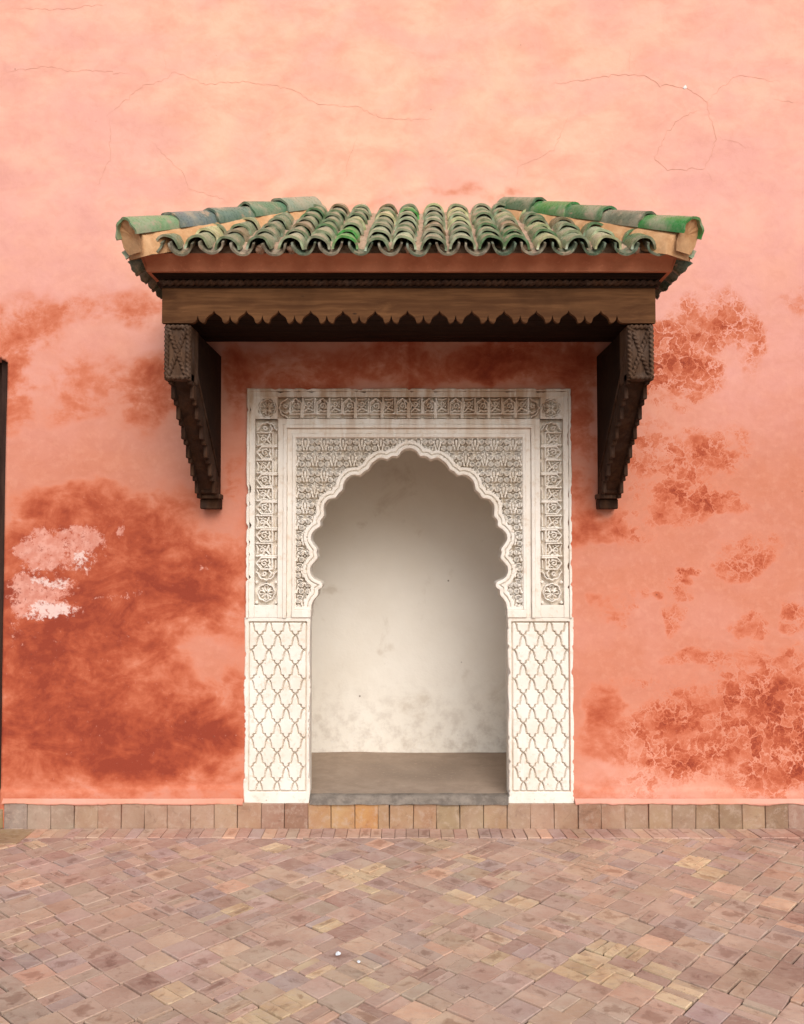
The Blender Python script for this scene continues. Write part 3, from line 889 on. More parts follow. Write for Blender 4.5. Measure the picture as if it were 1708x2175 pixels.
def rosette(rel, x, z, r):
    lob = []
    for k in range(65):
        t = 6.2832 * k / 64
        rr = r * (0.90 + 0.10 * abs(math.cos(4 * t)))
        lob.append((x + rr * math.cos(t), z + rr * math.sin(t)))
    rel.stroke(lob, 0.0042, 0.010)
    for q in range(4):
        a = q * math.pi / 2
        pet = []
        for k in range(17):
            t = k / 16
            d = r * (0.14 + 0.66 * math.sin(math.pi * t * 0.5) if t <= 1 else 0)
            s = r * 0.20 * math.sin(math.pi * t)
            pet.append((d, s))
        for sg in (1, -1):
            P = [(x + d * math.cos(a) - sg * s * math.sin(a), z + d * math.sin(a) + sg * s * math.cos(a)) for d, s in pet]
            rel.stroke(P, 0.0028, 0.009)
        b = a + math.pi / 4
        rel.stroke([(x + r * .25 * math.cos(b), z + r * .25 * math.sin(b)), (x + r * .66 * math.cos(b), z + r * .66 * math.sin(b))], 0.0068, 0.006)

def script_unit(rel, T, kind, wdt):
    """one angular letter group of the band, in local (u along, v up from 0 to .123)"""
    S = lambda pts, hw=0.0042, h=0.011: rel.stroke([T(u, v) for u, v in pts], hw * 1.22, max(h, 0.0098))
    if kind == 0:        # pointed cell with a baseline
        a, b = 0.007, wdt - 0.007
        S([(a, 0.028), (a, 0.092), (wdt / 2, 0.117), (b, 0.092), (b, 0.006)], 0.0044)
        S([(a, 0.028), (b - 0.004, 0.028)], 0.0044)
        S([(a + .006, 0.009), (b - 0.016, 0.009)], 0.0036, .008)
        S(spiral(wdt * .52, 0.074, 0.019, 0.004, -60, 1.25), 0.0038, .009)
        S([(wdt * .22, 0.040), (wdt * .40, 0.050), (wdt * .52, 0.043), (wdt * .78, 0.046)], 0.0050, .0095)
        S([(wdt * .22, 0.070), (wdt * .30, 0.062), (wdt * .24, 0.054)], 0.0030, .009)
        S([(wdt * .80, 0.060), (wdt * .74, 0.086), (wdt * .62, 0.100)], 0.0028, .009)
        S([(wdt * .22, 0.088), (wdt * .40, 0.100)], 0.003, .008)
        for u in (0.003, wdt - 0.003): S([(u, 0.112), (u + 1e-4, 0.112)], 0.0042, .008)
    else:
        S([(0.003, 0.118), (0.003, 0.006)], 0.0046)
        S([(wdt - 0.004, 0.118), (wdt - 0.004, 0.030), (0.012, 0.028)], 0.0044)
        S([(wdt - .014, 0.008), (0.014, 0.010)], 0.0036, .008)
        S(spiral(wdt * .46, 0.086, 0.017, 0.004, 200, 1.2), 0.0040, .009)
        S([(wdt * .20, 0.112), (wdt * .55, 0.110), (wdt * .80, 0.117)], 0.0034, .008)
        S([(wdt * .18, 0.044), (wdt * .42, 0.062), (wdt * .80, 0.048)], 0.0050, .009)
        S([(wdt * .72, 0.070), (wdt * .72 + 1e-4, 0.070)], 0.0050, .009)
        S([(wdt * .78, 0.104), (wdt * .72, 0.088), (wdt * .80, 0.080)], 0.0030, .009)
        S([(wdt * .14, 0.098), (wdt * .18, 0.076), (wdt * .14, 0.058)], 0.0030, .009)
        S([(wdt * .35, 0.042), (wdt * .60, 0.044)], 0.0030, .009)

def band(rel, T, length):
    """whole inscription cartouche between two lobed ends"""
    S = lambda pts, hw=0.0042, h=0.011: rel.stroke([T(u, v) for u, v in pts], hw * 1.22, max(h, 0.0098))
    c = 0.0615
    for e, s in ((0, 1), (length, -1)):
        P = [(e + s * 0.004, c), (e + s * 0.014, c + 0.016), (e + s * 0.012, c + 0.026), (e + s * 0.026, c + 0.040), (e + s * 0.040, c + 0.044), (e + s * 0.052, c + 0.056)]
        S(P, 0.0040); S([(u, 2 * c - v) for u, v in P], 0.0040)
        S(spiral(e + s * 0.042, c + 0.012, 0.014, 0.004, 120, 1.1, flip=s), 0.0038)
        S([(e + s * .026, c - .020), (e + s * .044, c - .030), (e + s * .058, c - .018)], 0.0044)
    u = 0.060; k = 0
    n = round((length - 0.12) / 0.0755)
    wd = (length - 0.12) / n
    while k < n:
        script_unit(rel, lambda a, b, u=u: T(u + a, b), k % 2, wd)
        u += wd; k += 1

def relief_mesh(rel, ybase, name, parent, keep=None, rough=0.0006):
    Y = ybase - rel.H + (fbm(rel.X * 60, rel.Z * 60, 3, 2) - 0.5) * 2 * rough
    v, q, _ = grid_mesh(name, rel.X, Y, rel.Z, keep)
    return add(name, make_mesh(name, v, q, False), STUCCO, parent)

ZT = 2.4657
MB().box(-0.935, 0.935, 0.032, 0.045, 2.268, 2.48).build('backing', STUCCO, sur)
for s in (-1, 1):
    xa, xb = sorted((s * 0.935, s * 0.735))
    MB().box(xa, xb, 0.032, 0.045, 1.20, 2.2675).build('backing', STUCCO, sur)
# inscription bands
top = Relief(-0.8714, 0.8714, 2.2942, 2.4186)
for s in (-1, 1):
    rosette(top, s * 0.806, 2.3565, 0.050)
    for dx in (-.055, .055):
        for dz in (-.052, .052):
            top.disc(s * 0.806 + dx, 2.3565 + dz, 0.007, .007)
for s in (-1, 1):
    far = (np.abs(top.X) > 0.744) & (np.hypot(top.X - s * 0.806, top.Z - 2.3565) > 0.0535) & (top.X * s > 0)
    top.H = np.where(far, 0.0405, top.H)
band(top, lambda u, v: (-0.742 + u, 2.2948 + v), 1.484)
relief_mesh(top, 0.027, 'inscription_band', sur)
for s in (-1, 1):
    xa, xb = sorted((s * 0.8714, s * 0.7413))
    rel = Relief(xa, xb, 1.242, 2.2942)
    rosette(rel, s * 0.806, 1.312, 0.050)
    for dx in (-.054, .054):
        for dz in (-.056, .058):
            rel.disc(s * 0.806 + dx, 1.312 + dz, 0.010, .009)
    band(rel, lambda u, v, s=s: (s * (0.7440 + v), 1.376 + u), 0.905)
    relief_mesh(rel, 0.027, 'inscription_band', sur)

def u_frame(xo, xi, zo, zi, zb, y0, y1, name):
    """inverted U moulding: outer half width xo, inner xi, outer top zo, inner top zi, foot zb"""
    st_o, st_i = [], []
    n1 = 90; n2 = 120
    for k in range(n1): st_o.append((-xo, zb + (zo - zb) * k / n1)); st_i.append((-xi, zb + (zi - zb) * k / n1))
    for k in range(n2): st_o.append((-xo + 2 * xo * k / n2, zo)); st_i.append((-xi + 2 * xi * k / n2, zi))
    for k in range(n1 + 1): st_o.append((xo, zo + (zb - zo) * k / n1)); st_i.append((xi, zi + (zb - zi) * k / n1))
    N_ = len(st_o)
    u = np.arange(N_) * 0.19
    amp = 0.0065 if xo > 0.9 else 0.0022
    wo_ = (fbm(u + xo * 50, u * 0 + 3, 4, 4) - 0.5) * amp
    chip = np.maximum(0, fbm(u * 2.3 + xo * 31, u * 0 + 8, 7, 3) - 0.64) * (0.06 if xo > 0.9 else 0.012)
    yy = (fbm(u * 0.7 + xo * 11, u * 0 + 1, 2, 3) - 0.5) * 0.003
    V = []
    b = 0.0025
    for k in range(N_):
        (ax, az), (bx_, bz) = st_o[k], st_i[k]
        d = Vector((bx_ - ax, bz - az)).normalized()
        o_ = wo_[k] + chip[k] if 0 < k < N_ - 1 else 0
        ax += d.x * o_; az += d.y * o_
        y_ = y0 + yy[k]
        V += [(bx_, y1, bz), (bx_, y_ + b, bz), (bx_ - d.x * b, y_, bz - d.y * b), (ax + d.x * b, y_, az + d.y * b), (ax, y_ + b, az), (ax, y1, az)]
    F = []
    for k in range(N_ - 1):
        for m_ in range(5):
            F.append((k * 6 + m_, k * 6 + m_ + 1, k * 6 + m_ + 7, k * 6 + m_ + 6))
    return add(name, make_mesh(name, V, F), STUCCO, sur)

u_frame(0.917, 0.902, ZT, ZT - 0.015, 1.172, -0.026, 0.04, 'edge_moulding')
u_frame(0.902, 0.8714, ZT - 0.015, 2.4186, 1.172, -0.018, 0.04, 'edge_moulding')
u_frame(0.7413, 0.7112, 2.2942, 2.2622, 1.172, -0.019, 0.04, 'flat_band')
u_frame(0.7112, 0.6904, 2.2622, 2.2415, 1.172, -0.026, 0.04, 'flat_band')
u_frame(0.6904, 0.6603, 2.2415, 2.2114, 1.172, -0.008, 0.05, 'recessed_band')
u_frame(0.6603, 0.6434, 2.2114, 2.1889, 1.216, -0.016, 0.05, 'bead_moulding')
for s in (-1, 1):
    xa, xb = sorted((s * 0.8714, s * 0.7413))
    MB().box(xa, xb, -0.014, 0.04, 1.172, 1.242, 0.002).build('bottom_panel', STUCCO, sur)
    xa, xb = sorted((s * 0.6603, s * 0.552))
    MB().box(xa, xb, -0.024, 0.11, 1.172, 1.215, 0.003).build('impost', STUCCO, sur)

# spandrel with the scalloped arch cut out of it
ARCH = [(-.0048, 2.1502), (-.0281, 2.1475), (-.05, 2.1378), (-.0665, 2.1241), (-.0788, 2.1049), (-.0966, 2.1057), (-.1131, 2.1021), (-.1322, 2.0884), (-.1459, 2.0939), (-.1651, 2.0966), (-.187, 2.0911), (-.2035, 2.0801), (-.2281, 2.0609), (-.2445, 2.0389), (-.2513, 2.0252), (-.2718, 2.0142), (-.291, 1.9964), (-.3074, 2.0005), (-.3321, 1.9978), (-.3498, 1.9909), (-.3717, 1.9744), (-.3881, 1.9539), (-.3976, 1.9292), (-.4016, 1.9031), (-.4194, 1.8881), (-.433, 1.8661), (-.4548, 1.8637), (-.4723, 1.8571), (-.4865, 1.844), (-.5028, 1.8243), (-.5082, 1.8046), (-.5104, 1.7871), (-.507, 1.752), (-.5222, 1.7345), (-.5287, 1.717), (-.5275, 1.6974), (-.5461, 1.6864), (-.5635, 1.6689), (-.5765, 1.6493), (-.5819, 1.623), (-.5785, 1.599), (-.5631, 1.5723), (-.5467, 1.5515), (-.5499, 1.5352), (-.5433, 1.5123), (-.5628, 1.4915), (-.5802, 1.4676), (-.5855, 1.4414), (-.5822, 1.4153), (-.5712, 1.3891), (-.5493, 1.3695), (-.5150, 1.3543), (-.5382, 1.3391), (-.5392, 1.3064), (-.5577, 1.2869), (-.5728, 1.2586), (-.5782, 1.2282), (-.5791, 1.10)]
ARCH = [(x + 0.0048 if i else 0.0, z) for i, (x, z) in enumerate(ARCH)]
poly = list(reversed(ARCH)) + [(-x, z) for x, z in ARCH[1:]]

def arch_sdf(X, Z):
    d = np.full(X.shape, 1e9); ins = np.zeros(X.shape, bool)
    P = poly
    for i in range(len(P)):
        (xa, za), (xb, zb) = P[i], P[(i + 1) % len(P)]
        if i < len(P) - 1:
            dx, dz = xb - xa, zb - za; L = dx * dx + dz * dz or 1e-12
            t = np.clip(((X - xa) * dx + (Z - za) * dz) / L, 0, 1)
            d = np.minimum(d, np.hypot(X - xa - t * dx, Z - za - t * dz))
        if za != zb:
            cond = ((za > Z) != (zb > Z)) & (X < (xb - xa) * (Z - za) / (zb - za) + xa)
            ins ^= cond
    return np.where(ins, d, -d)      # positive inside the opening

def arabesque(rel, LV=0.050):
    """carved field, symmetric about the axis: solid leaves, eyes and tendrils with narrow deep gaps between"""
    PX, PZ = 0.6434 / 6, 0.1800
    lines = []
    def S(pts, hw=0.0040, h=LV):
        for q_ in (1, -1):
            rel.stroke([(q_ * x, z) for x, z in pts], hw * 1.03, h, soft=0.0012)
    def eye(x, z, r=0.0160):
        S([(x, z), (x + 1e-5, z)], r)
        lines.append((circ(x, z, r * 0.62, n=12), 0.0012, 0.014))
        for a in (45, 135, 225, 315):
            ex, ez = x + r * .26 * math.cos(R(a)), z + r * .26 * math.sin(R(a))
            lines.append(([(ex, ez), (ex + 1e-5, ez)], 0.0014, 0.030))
    def leaf(pts, r0, r1):
        n = len(pts)
        for k in range(n - 1):
            for m_ in range(4):
                t = (k + m_ / 4) / (n - 1)
                a, b = pts[k], pts[k + 1]
                x = a[0] + (b[0] - a[0]) * m_ / 4; z = a[1] + (b[1] - a[1]) * m_ / 4
                S([(x, z), (x + 1e-5, z)], r0 + (r1 - r0) * t)
    for jrow in range(-1, 7):
        for i in range(0, 7):
            xc = i * PX
            for half in (0, 1):
                x0 = xc + half * PX / 2
                z0 = 2.166 - jrow * PZ - half * PZ / 2
                leaf([(x0, z0 - 0.0860), (x0, z0 - 0.1000), (x0, z0 - 0.1130), (x0, z0 - 0.1240)], 0.0085, 0.0022)
                lines.append(([(x0, z0 - 0.082), (x0, z0 - 0.106)], 0.0010, 0.016))
                leaf([(x0, z0 - 0.0190), (x0, z0 - 0.0191)], 0.0042, 0.0042)
                leaf([(x0 + PX / 2, z0 - 0.0150), (x0 + PX / 2, z0 - 0.004), (x0 + PX / 2, z0 + 0.006)], 0.0046, 0.0020)
                for s in (-1, 1):
                    X = lambda u: x0 + s * u
                    # four eyes round the axis, a pair of ribs between them
                    eye(X(0.0180), z0); eye(X(0.0178), z0 - 0.0375, 0.0155)
                    S([(X(0.0), z0 + 0.012), (X(0.0), z0 + 0.002)], 0.0020)
                    # fan of ribs under the eyes
                    S([(X(0.0030), z0 - 0.050), (X(0.0036), z0 - 0.078)], 0.0018)
                    S([(X(0.0088), z0 - 0.056), (X(0.0108), z0 - 0.078)], 0.0020)
                    # hooked tendril that rises beside the fan
                    S(spiral(X(0.0265), z0 - 0.075, 0.0150, 0.0145, 20, 0.42, flip=s), 0.0030)
                    eye(X(0.0265), z0 - 0.0765, 0.0105)
                    leaf([(X(0.0200), z0 - 0.090), (X(0.0165), z0 - 0.103), (X(0.0175), z0 - 0.118)], 0.0040, 0.0062)
                    lines.append(([(X(0.0180), z0 - 0.096), (X(0.0170), z0 - 0.116)], 0.0010, 0.012))
                    # drop shaped leaf on the neighbouring axis
                    leaf([(X(0.0415), z0 - 0.020), (X(0.0430), z0 - 0.034), (X(0.0455), z0 - 0.048)], 0.0036, 0.0066)
                    S([(X(0.0400), z0 + 0.016), (X(0.0385), z0 + 0.000), (X(0.0395), z0 - 0.012)], 0.0026)
                    S([(X(0.0400), z0 - 0.060), (X(0.0440), z0 - 0.064)], 0.0026)
    for pts, hw, dp in lines:
        for q_ in (1, -1):
            for (xa, za), (xb, zb) in zip(pts[:-1], pts[1:]):
                w_ = rel.win(min(q_ * xa, q_ * xb) - hw - .002, max(q_ * xa, q_ * xb) + hw + .002, min(za, zb) - hw - .002, max(za, zb) + hw + .002)
                X_, Z_ = rel.X[w_], rel.Z[w_]
                if X_.size == 0: continue
                dx, dz = q_ * (xb - xa), zb - za; L_ = dx * dx + dz * dz or 1e-12
                t_ = np.clip(((X_ - q_ * xa) * dx + (Z_ - za) * dz) / L_, 0, 1)
                d_ = np.hypot(X_ - q_ * xa - t_ * dx, Z_ - za - t_ * dz)
                rel.H[w_] = np.where(d_ < hw, np.minimum(rel.H[w_], LV - dp), rel.H[w_])

def build_spandrel():
    rel = Relief(-0.6434, 0.6434, 1.216, 2.1889)
    sd = arch_sdf(rel.X, rel.Z)
    rel.gain = 1.0
    arabesque(rel)
    pat = rel.H.copy()
    lvl = 0.0515
    bandm = sstep(-0.0225, -0.0200, sd)
    H = pat * (1 - bandm) + lvl * bandm
    # incised line along the arch and thin line bounding the band
    H = np.where(np.abs(sd) < 0.0022, 0.034, H)
    for k in (0, 11, 20, 29, 39, 47):
        for s in (-1, 1):
            x, z = ARCH[k]
            H = np.where(np.hypot(rel.X - s * x, rel.Z - z) < 0.0042, 0.025, H)
            r_ = np.hypot(rel.X - s * x, rel.Z - z)
            H = np.where((np.abs(r_ - 0.027) < 0.0014) & (sd < 0.002) & (sd > -.03), lvl - .004, H)
    # plain border left by the carver
    bx = np.minimum(0.6434 - np.abs(rel.X), 2.1889 - rel.Z)
    H = np.where((bx < 0.003), 0.049, H)
    H = np.where(rel.Z < 1.232, lvl, H)
    edge = 0.021
    X, Z = rel.X.copy(), rel.Z.copy()
    gz, gx = np.gradient(sd, rel.res)
    gn = np.hypot(gx, gz) + 1e-6
    over = np.where(sd > edge, sd - edge, 0)
    near = sd < edge + 0.006
    X2 = np.where(near, X - gx / gn * over, X); Z2 = np.where(near, Z - gz / gn * over, Z)
    mn = np.minimum(np.minimum(sd[:-1, :-1], sd[:-1, 1:]), np.minimum(sd[1:, :-1], sd[1:, 1:]))
    keep = mn < edge
    Y = 0.0415 - H + (fbm(X * 60, Z * 60, 3, 2) - 0.5) * 0.0010
    # round the lip a little
    Y = np.where(sd > edge - 0.004, Y + 0.002, Y)
    v, q, used = grid_mesh('spandrel', X2, Y, Z2, keep)
    add('carved_spandrel', make_mesh('carved_spandrel', v, q), STUCCO, sur)
    # soffit of the arch
    ed = {}
    for a, b in ((0, 1), (1, 2), (2, 3), (3, 0)):
        for p, r in zip(q[:, a].tolist(), q[:, b].tolist()):
            k = (min(p, r), max(p, r))
            ed[k] = (p, r) if k not in ed else None
    sdu = sd.ravel()[used]
    V, F, m = [], [], {}
    def vid(i, dep):
        if (i, dep) not in m:
            m[i, dep] = len(V); x, y, z = v[i]
            V.append((x, y, z) if dep == 0 else (x, 0.06 if dep == 1 else 0.125, z))
        return m[i, dep]
    for k, e in ed.items():
        if e is None: continue
        p, r = e
        if sdu[p] > edge - 0.0045 and sdu[r] > edge - 0.0045 and not (abs(v[p][2] - 1.216) < 1e-4 and abs(v[r][2] - 1.216) < 1e-4):
            for d in (0, 1):
                F.append((vid(r, d), vid(p, d), vid(p, d + 1), vid(r, d + 1)))
    add('arch_soffit', make_mesh('arch_soffit', V, F, True), STUCCO, sur)
build_spandrel()

# piers with the incised lattice
def edge_wob(z, s):
    return (fbm(z * 9 + 3 * s, z * 0 + 2, 4, 5) - 0.5) * 0.012 + np.maximum(0, fbm(z * 30 + 7 * s, z * 0 + 5, 8, 3) - 0.62) * 0.035
for s in (-1, 1):
    xa, xb = sorted((s * 0.924, s * 0.557))
    MB().box(xa + 0.003, xb - 0.003, 0.018, 0.12, 0.136, 1.172, 0.003).build('pier', STUCCO, sur)
    rel = Relief(xa, xb, 0.139, 1.172)
    rx0, rx1, rz0, rz1 = 0.5792, 0.8992, 0.2047, 1.1455
    def inside(p): return rx0 - 1e-6 <= p[0] <= rx1 + 1e-6 and rz0 <= p[1] <= rz1
    GD, GW = 0.030, 0.0034
    C = lambda pts: rel.carve([(s * x, z) for x, z in pts], GW, GD)
    C([(rx0, rz0), (rx1, rz0), (rx1, rz1), (rx0, rz1), (rx0, rz0)])
    sx, sz = 0.0995, 0.0817
    link = [(0, 0), (.17, .10), (.29, .30), (.375, .63), (.40, .71), (.66, .73), (.70, .89), (.82, .93), (1, 1)]
    zr = 1.1455 + 0.007
    row = 0
    while zr > rz0 - 0.05:
        for k in range(-1, 5):
            xn = 0.5905 + (k + (0.5 if row % 2 else 0.0)) * sx
            for sg in (-1, 1):
                pts = [(xn + sg * a * sx / 2, zr - b * sz) for a, b in link]
                seg = []
                for (p, q2) in zip(pts[:-1], pts[1:]):
                    m = 6
                    for i in range(m):
                        a_ = (p[0] + (q2[0] - p[0]) * i / m, p[1] + (q2[1] - p[1]) * i / m)
                        b_ = (p[0] + (q2[0] - p[0]) * (i + 1) / m, p[1] + (q2[1] - p[1]) * (i + 1) / m)
                        if inside(a_) and inside(b_): C([a_, b_])
        zr -= sz; row += 1
    # worn edges
    ex = np.minimum(np.abs(rel.X) - 0.557, 0.924 - np.abs(rel.X)); 
    wob = fbm(rel.Z * 18 + s, rel.X * 0 + 3, 5, 4) * 0.006
    rel.H -= 0.004 * (1 - sstep(0.0, wob + 0.002, ex))
    wgt = edge_wob(rel.Z, s)
    rel.X = rel.X + wgt * sstep(xa + 0.02, xa, rel.X) - wgt * sstep(xb - 0.02, xb, rel.X)
    relief_mesh(rel, -0.014, 'lattice_panel', sur)
    for xe in (xa, xb):
        zs_ = np.linspace(0.139, 1.172, 410)
        V = []
        for z_ in zs_:
            xx = xe + float(edge_wob(np.array([z_]), s)[0]) * (1 if xe == xa else -1)
            V += [(xx, -0.010, z_), (xx, 0.03, z_)]
        F = [(2 * k, 2 * k + 1, 2 * k + 3, 2 * k + 2) for k in range(len(zs_) - 1)]
        if xe == xa: F = [f[::-1] for f in F]
        add('pier_edge', make_mesh('pier_edge', V, F), STUCCO, sur)

# ------------------------------------------------------------------ canopy
can = tag(empty('canopy', (0, -0.4, 1.78)), 'wooden canopy on two carved brackets with a green glazed tile roof', 'canopy')
YF = -0.77
# soffit boards
for k in range(6):
    y0 = -0.735 + k * 0.1225
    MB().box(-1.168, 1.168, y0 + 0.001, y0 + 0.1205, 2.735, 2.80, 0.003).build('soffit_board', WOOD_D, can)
# fascia with ogee cut-outs
def fascia_outline():
    z0, z1 = 2.651, 2.820
    low = []
    P = 0.1553
    items = [((i - 6) * P - 0.008, 'B') for i in range(13)] + [((i - 6.5) * P - 0.008, 'S') for i in range(14)]
    items.sort()
    low.append((-1.190, z0))
    for x, k in items:
        if k == 'B':
            half = [(-0.049, 0), (-0.0425, 0.006), (-0.0405, 0.016), (-0.036, 0.026), (-0.024, 0.037), (-0.012, 0.044), (-0.004, 0.052), (0, 0.062)]
        else:
            half = [(-0.0270, 0), (-0.0150, 0.0045), (-0.0070, 0.013), (-0.0035, 0.024), (0, 0.038)]
        low += [(x + a, z0 + b) for a, b in half] + [(x - a, z0 + b) for a, b in reversed(half[:-1])]
    low.append((1.187, z0))
    return low, z1
low, z1 = fascia_outline()
mb = MB()
n = len(low)
V = []
for y in (YF, YF + 0.026):
    V += [(x, y, z) for x, z in low] + [(x, y, z1) for x, z in low]
F = []
for i in range(n - 1):
    F.append((i, i + 1, n + i + 1, n + i))                       # front
    F.append((2 * n + i + 1, 2 * n + i, 3 * n + i, 3 * n + i + 1))   # back
    F.append((2 * n + i, 2 * n + i + 1, i + 1, i))               # underside
F += [(0, n, 3 * n, 2 * n), (n - 1, 3 * n - 1, 4 * n - 1, 2 * n - 1)]
F.append(tuple([n, 2 * n - 1, 4 * n - 1, 3 * n]))
mb.raw(V, F)
mb.build('fascia_board', WOOD_F, can)
for s in (-1, 1):
    xa, xb = sorted((s * 1.188, s * 1.168))
    MB().box(xa, xb, YF + 0.027, 0.0, 2.655, 2.820, 0.002).build('side_board', WOOD_F, can)
# mouldings between fascia and cornice
def tray(x0, y0, z0, x1, y1, z1, name, mat):
    """frustum ring: footprint half width x, front y, at two heights"""
    V = [(-x0, 0, z0), (-x0, y0, z0), (x0, y0, z0), (x0, 0, z0), (-x1, 0, z1), (-x1, y1, z1), (x1, y1, z1), (x1, 0, z1)]
    F = [(1, 0, 4, 5), (2, 1, 5, 6), (3, 2, 6, 7), (4, 7, 6, 5), (0, 1, 2, 3)]
    V = np.array(V, float)
    F = [tuple(reversed(f)) for f in F]
    return add(name, make_mesh(name, V, F), mat, can)
tray(1.196, -0.778, 2.8205, 1.196, -0.778, 2.8275, 'moulding', WOOD_D)
rp = MB()
rp.box(-1.192, 1.192, -0.776, -0.75, 2.8278, 2.857)
rp.build('moulding', WOOD_D, can)
MB().rope((-1.198, -0.782, 2.8415), (1.198, -0.782, 2.8415), 0.0135, 0.034, 0.26).build('rope_moulding', WOOD_B, can, True)
for s in (-1, 1):
    MB().rope((s * 1.198, -0.776, 2.8415), (s * 1.198, 0.0, 2.8415), 0.0135, 0.034, 0.26).build('rope_moulding', WOOD_B, can, True)
tray(1.205, -0.790, 2.8572, 1.214, -0.803, 2.8672, 'moulding', WOOD_D)
tray(1.216, -0.806, 2.8675, 1.228, -0.818, 2.879, 'moulding', WOOD_D)

# plaster cornice, slightly uneven
def cornice_sheet(p0, p1, name):
    """p0 lower edge line, p1 upper edge line, each ((x,y,z),(x,y,z))"""
    n = max(6, int((Vector(p0[1]) - Vector(p0[0])).length / 0.02))
    V, F = [], []
    m = 6
    for j_ in range(m + 1):
        for i in range(n + 1):
            a = Vector(p0[0]).lerp(Vector(p0[1]), i / n); b = Vector(p1[0]).lerp(Vector(p1[1]), i / n)
            p = a.lerp(b, j_ / m)
            d = 0.010 * math.sin(math.pi * j_ / m) ** 1.0
            nz = (float(fbm(np.array([p.x * 7 + p.y * 3]), np.array([p.z * 9 + j_ * 0.3]), 5, 3)[0]) - 0.5) * 0.008
            out = Vector((p.x * 0.0, -1, 0)) if abs(p0[0][1] - p0[1][1]) < 1e-6 else Vector((1 if p.x > 0 else -1, 0, 0))
            V.append(p - out * d + out * nz * (1 if 0 < j_ < m else 0))
    for j_ in range(m):
        for i in range(n):
            k = j_ * (n + 1) + i
            F.append((k, k + 1, k + n + 2, k + n + 1))
    return V, F
mb = MB()
a, b = 1.247, 1.262
V, F = cornice_sheet(((-a, -0.838, 2.880), (a, -0.838, 2.880)), ((-b, -0.905, 2.945), (b, -0.905, 2.945)), 'c'); mb.raw(V, F)
V, F = cornice_sheet(((a, -0.838, 2.880), (a, 0.0, 2.880)), ((b, -0.905, 2.945), (b, 0.0, 2.945)), 'c'); mb.raw(V, F)
V, F = cornice_sheet(((-a, 0.0, 2.880), (-a, -0.838, 2.880)), ((-b, 0.0, 2.945), (-b, -0.905, 2.945)), 'c'); mb.raw(V, F)
mb.raw([(-a, 0, 2.880), (-a, -0.838, 2.880), (a, -0.838, 2.880), (a, 0, 2.880)], [(0, 1, 2, 3)])
mb.raw([(-b, 0, 2.945), (-b, -0.905, 2.945), (b, -0.905, 2.945), (b, 0, 2.945)], [(3, 2, 1, 0)])
mb.build('cornice', CORNICE, can, True)

# roof planes ------------------------------------------------------
EY, EZ = -0.95, 2.945            # front eave line (cover tile axis)
RXE, RXR, RZ = 1.275, 0.555, 3.475   # half width at eave, at ridge; ridge height at the wall
run = -EY; rise = RZ - EZ; SL = math.hypot(run, rise)
ct, st_ = run / SL, rise / SL
# side planes rise from x=RXE to x=RXR
runs = RXE - RXR; SLs = math.hypot(runs, rise); cs, ss = runs / SLs, rise / SLs

def roof_bed():
    mb = MB()
    # front bed between the tile columns
    nx, ny = 150, 46
    V, F = [], []
    for i in range(ny + 1):
        t = 0.075 + (1 - 0.075) * i / ny
        y = EY * (1 - t); z = EZ + rise * t
        hwid = RXE + (RXR - RXE) * t
        for k in range(nx + 1):
            x = -hwid + 2 * hwid * k / nx
            d = 0.004 + (float(fbm(np.array([x * 30 + 3]), np.array([t * 30]), 4, 3)[0]) - 0.5) * 0.026
            V.append((x, y - st_ * d, z + ct * d))
    for i in range(ny):
        for k in range(nx):
            q = i * (nx + 1) + k
            F.append((q, q + 1, q + nx + 2, q + nx + 1))
    # closing face at the eave
    n0 = len(V)
    for k in range(nx + 1):
        x, y, z = V[k]; V.append((x, y + 0.004, 2.93))
    for k in range(nx): F.append((n0 + k, n0 + k + 1, k + 1, k))
    mb.raw(V, F)
    mb.build('roof_mortar', MORTAR, can, True)
    for s in (-1, 1):
        mb = MB()
        V, F = [], []
        nt_, nyy = 30, 40
        for i in range(nt_ + 1):
            t = 0.06 + 0.94 * i / nt_
            x = RXE + (RXR - RXE) * t; z = EZ + rise * t; y1_ = EY * (1 - t)
            for k in range(nyy + 1):
                y = y1_ * (1 - k / nyy)
                d = 0.012 + (float(fbm(np.array([y * 30 + 3]), np.array([t * 20]), 6, 3)[0]) - 0.5) * 0.024
                V.append((s * (x + ss * d), y, z + cs * d))
        for i in range(nt_):
            for k in range(nyy):
                q = i * (nyy + 1) + k
                f = (q, q + 1, q + nyy + 2, q + nyy + 1)
                F.append(f if s > 0 else f[::-1])
        n0 = len(V)
        for k in range(nyy + 1):
            x, y, z = V[k]; V.append((x - s * 0.004, y, 2.93))
        for k in range(nyy): F.append((n0 + k, n0 + k + 1, k + 1, k) if s < 0 else (k, k + 1, n0 + k + 1, n0 + k))
        mb.raw(V, F)
        mb.build('roof_mortar', MORTAR, can, True)
    # under-board so that no light comes through
    x = 1.24
    tray(x, -0.88, 2.93, 0.53, -0.02, 3.42, 'roof_core', MORTAR)
roof_bed()

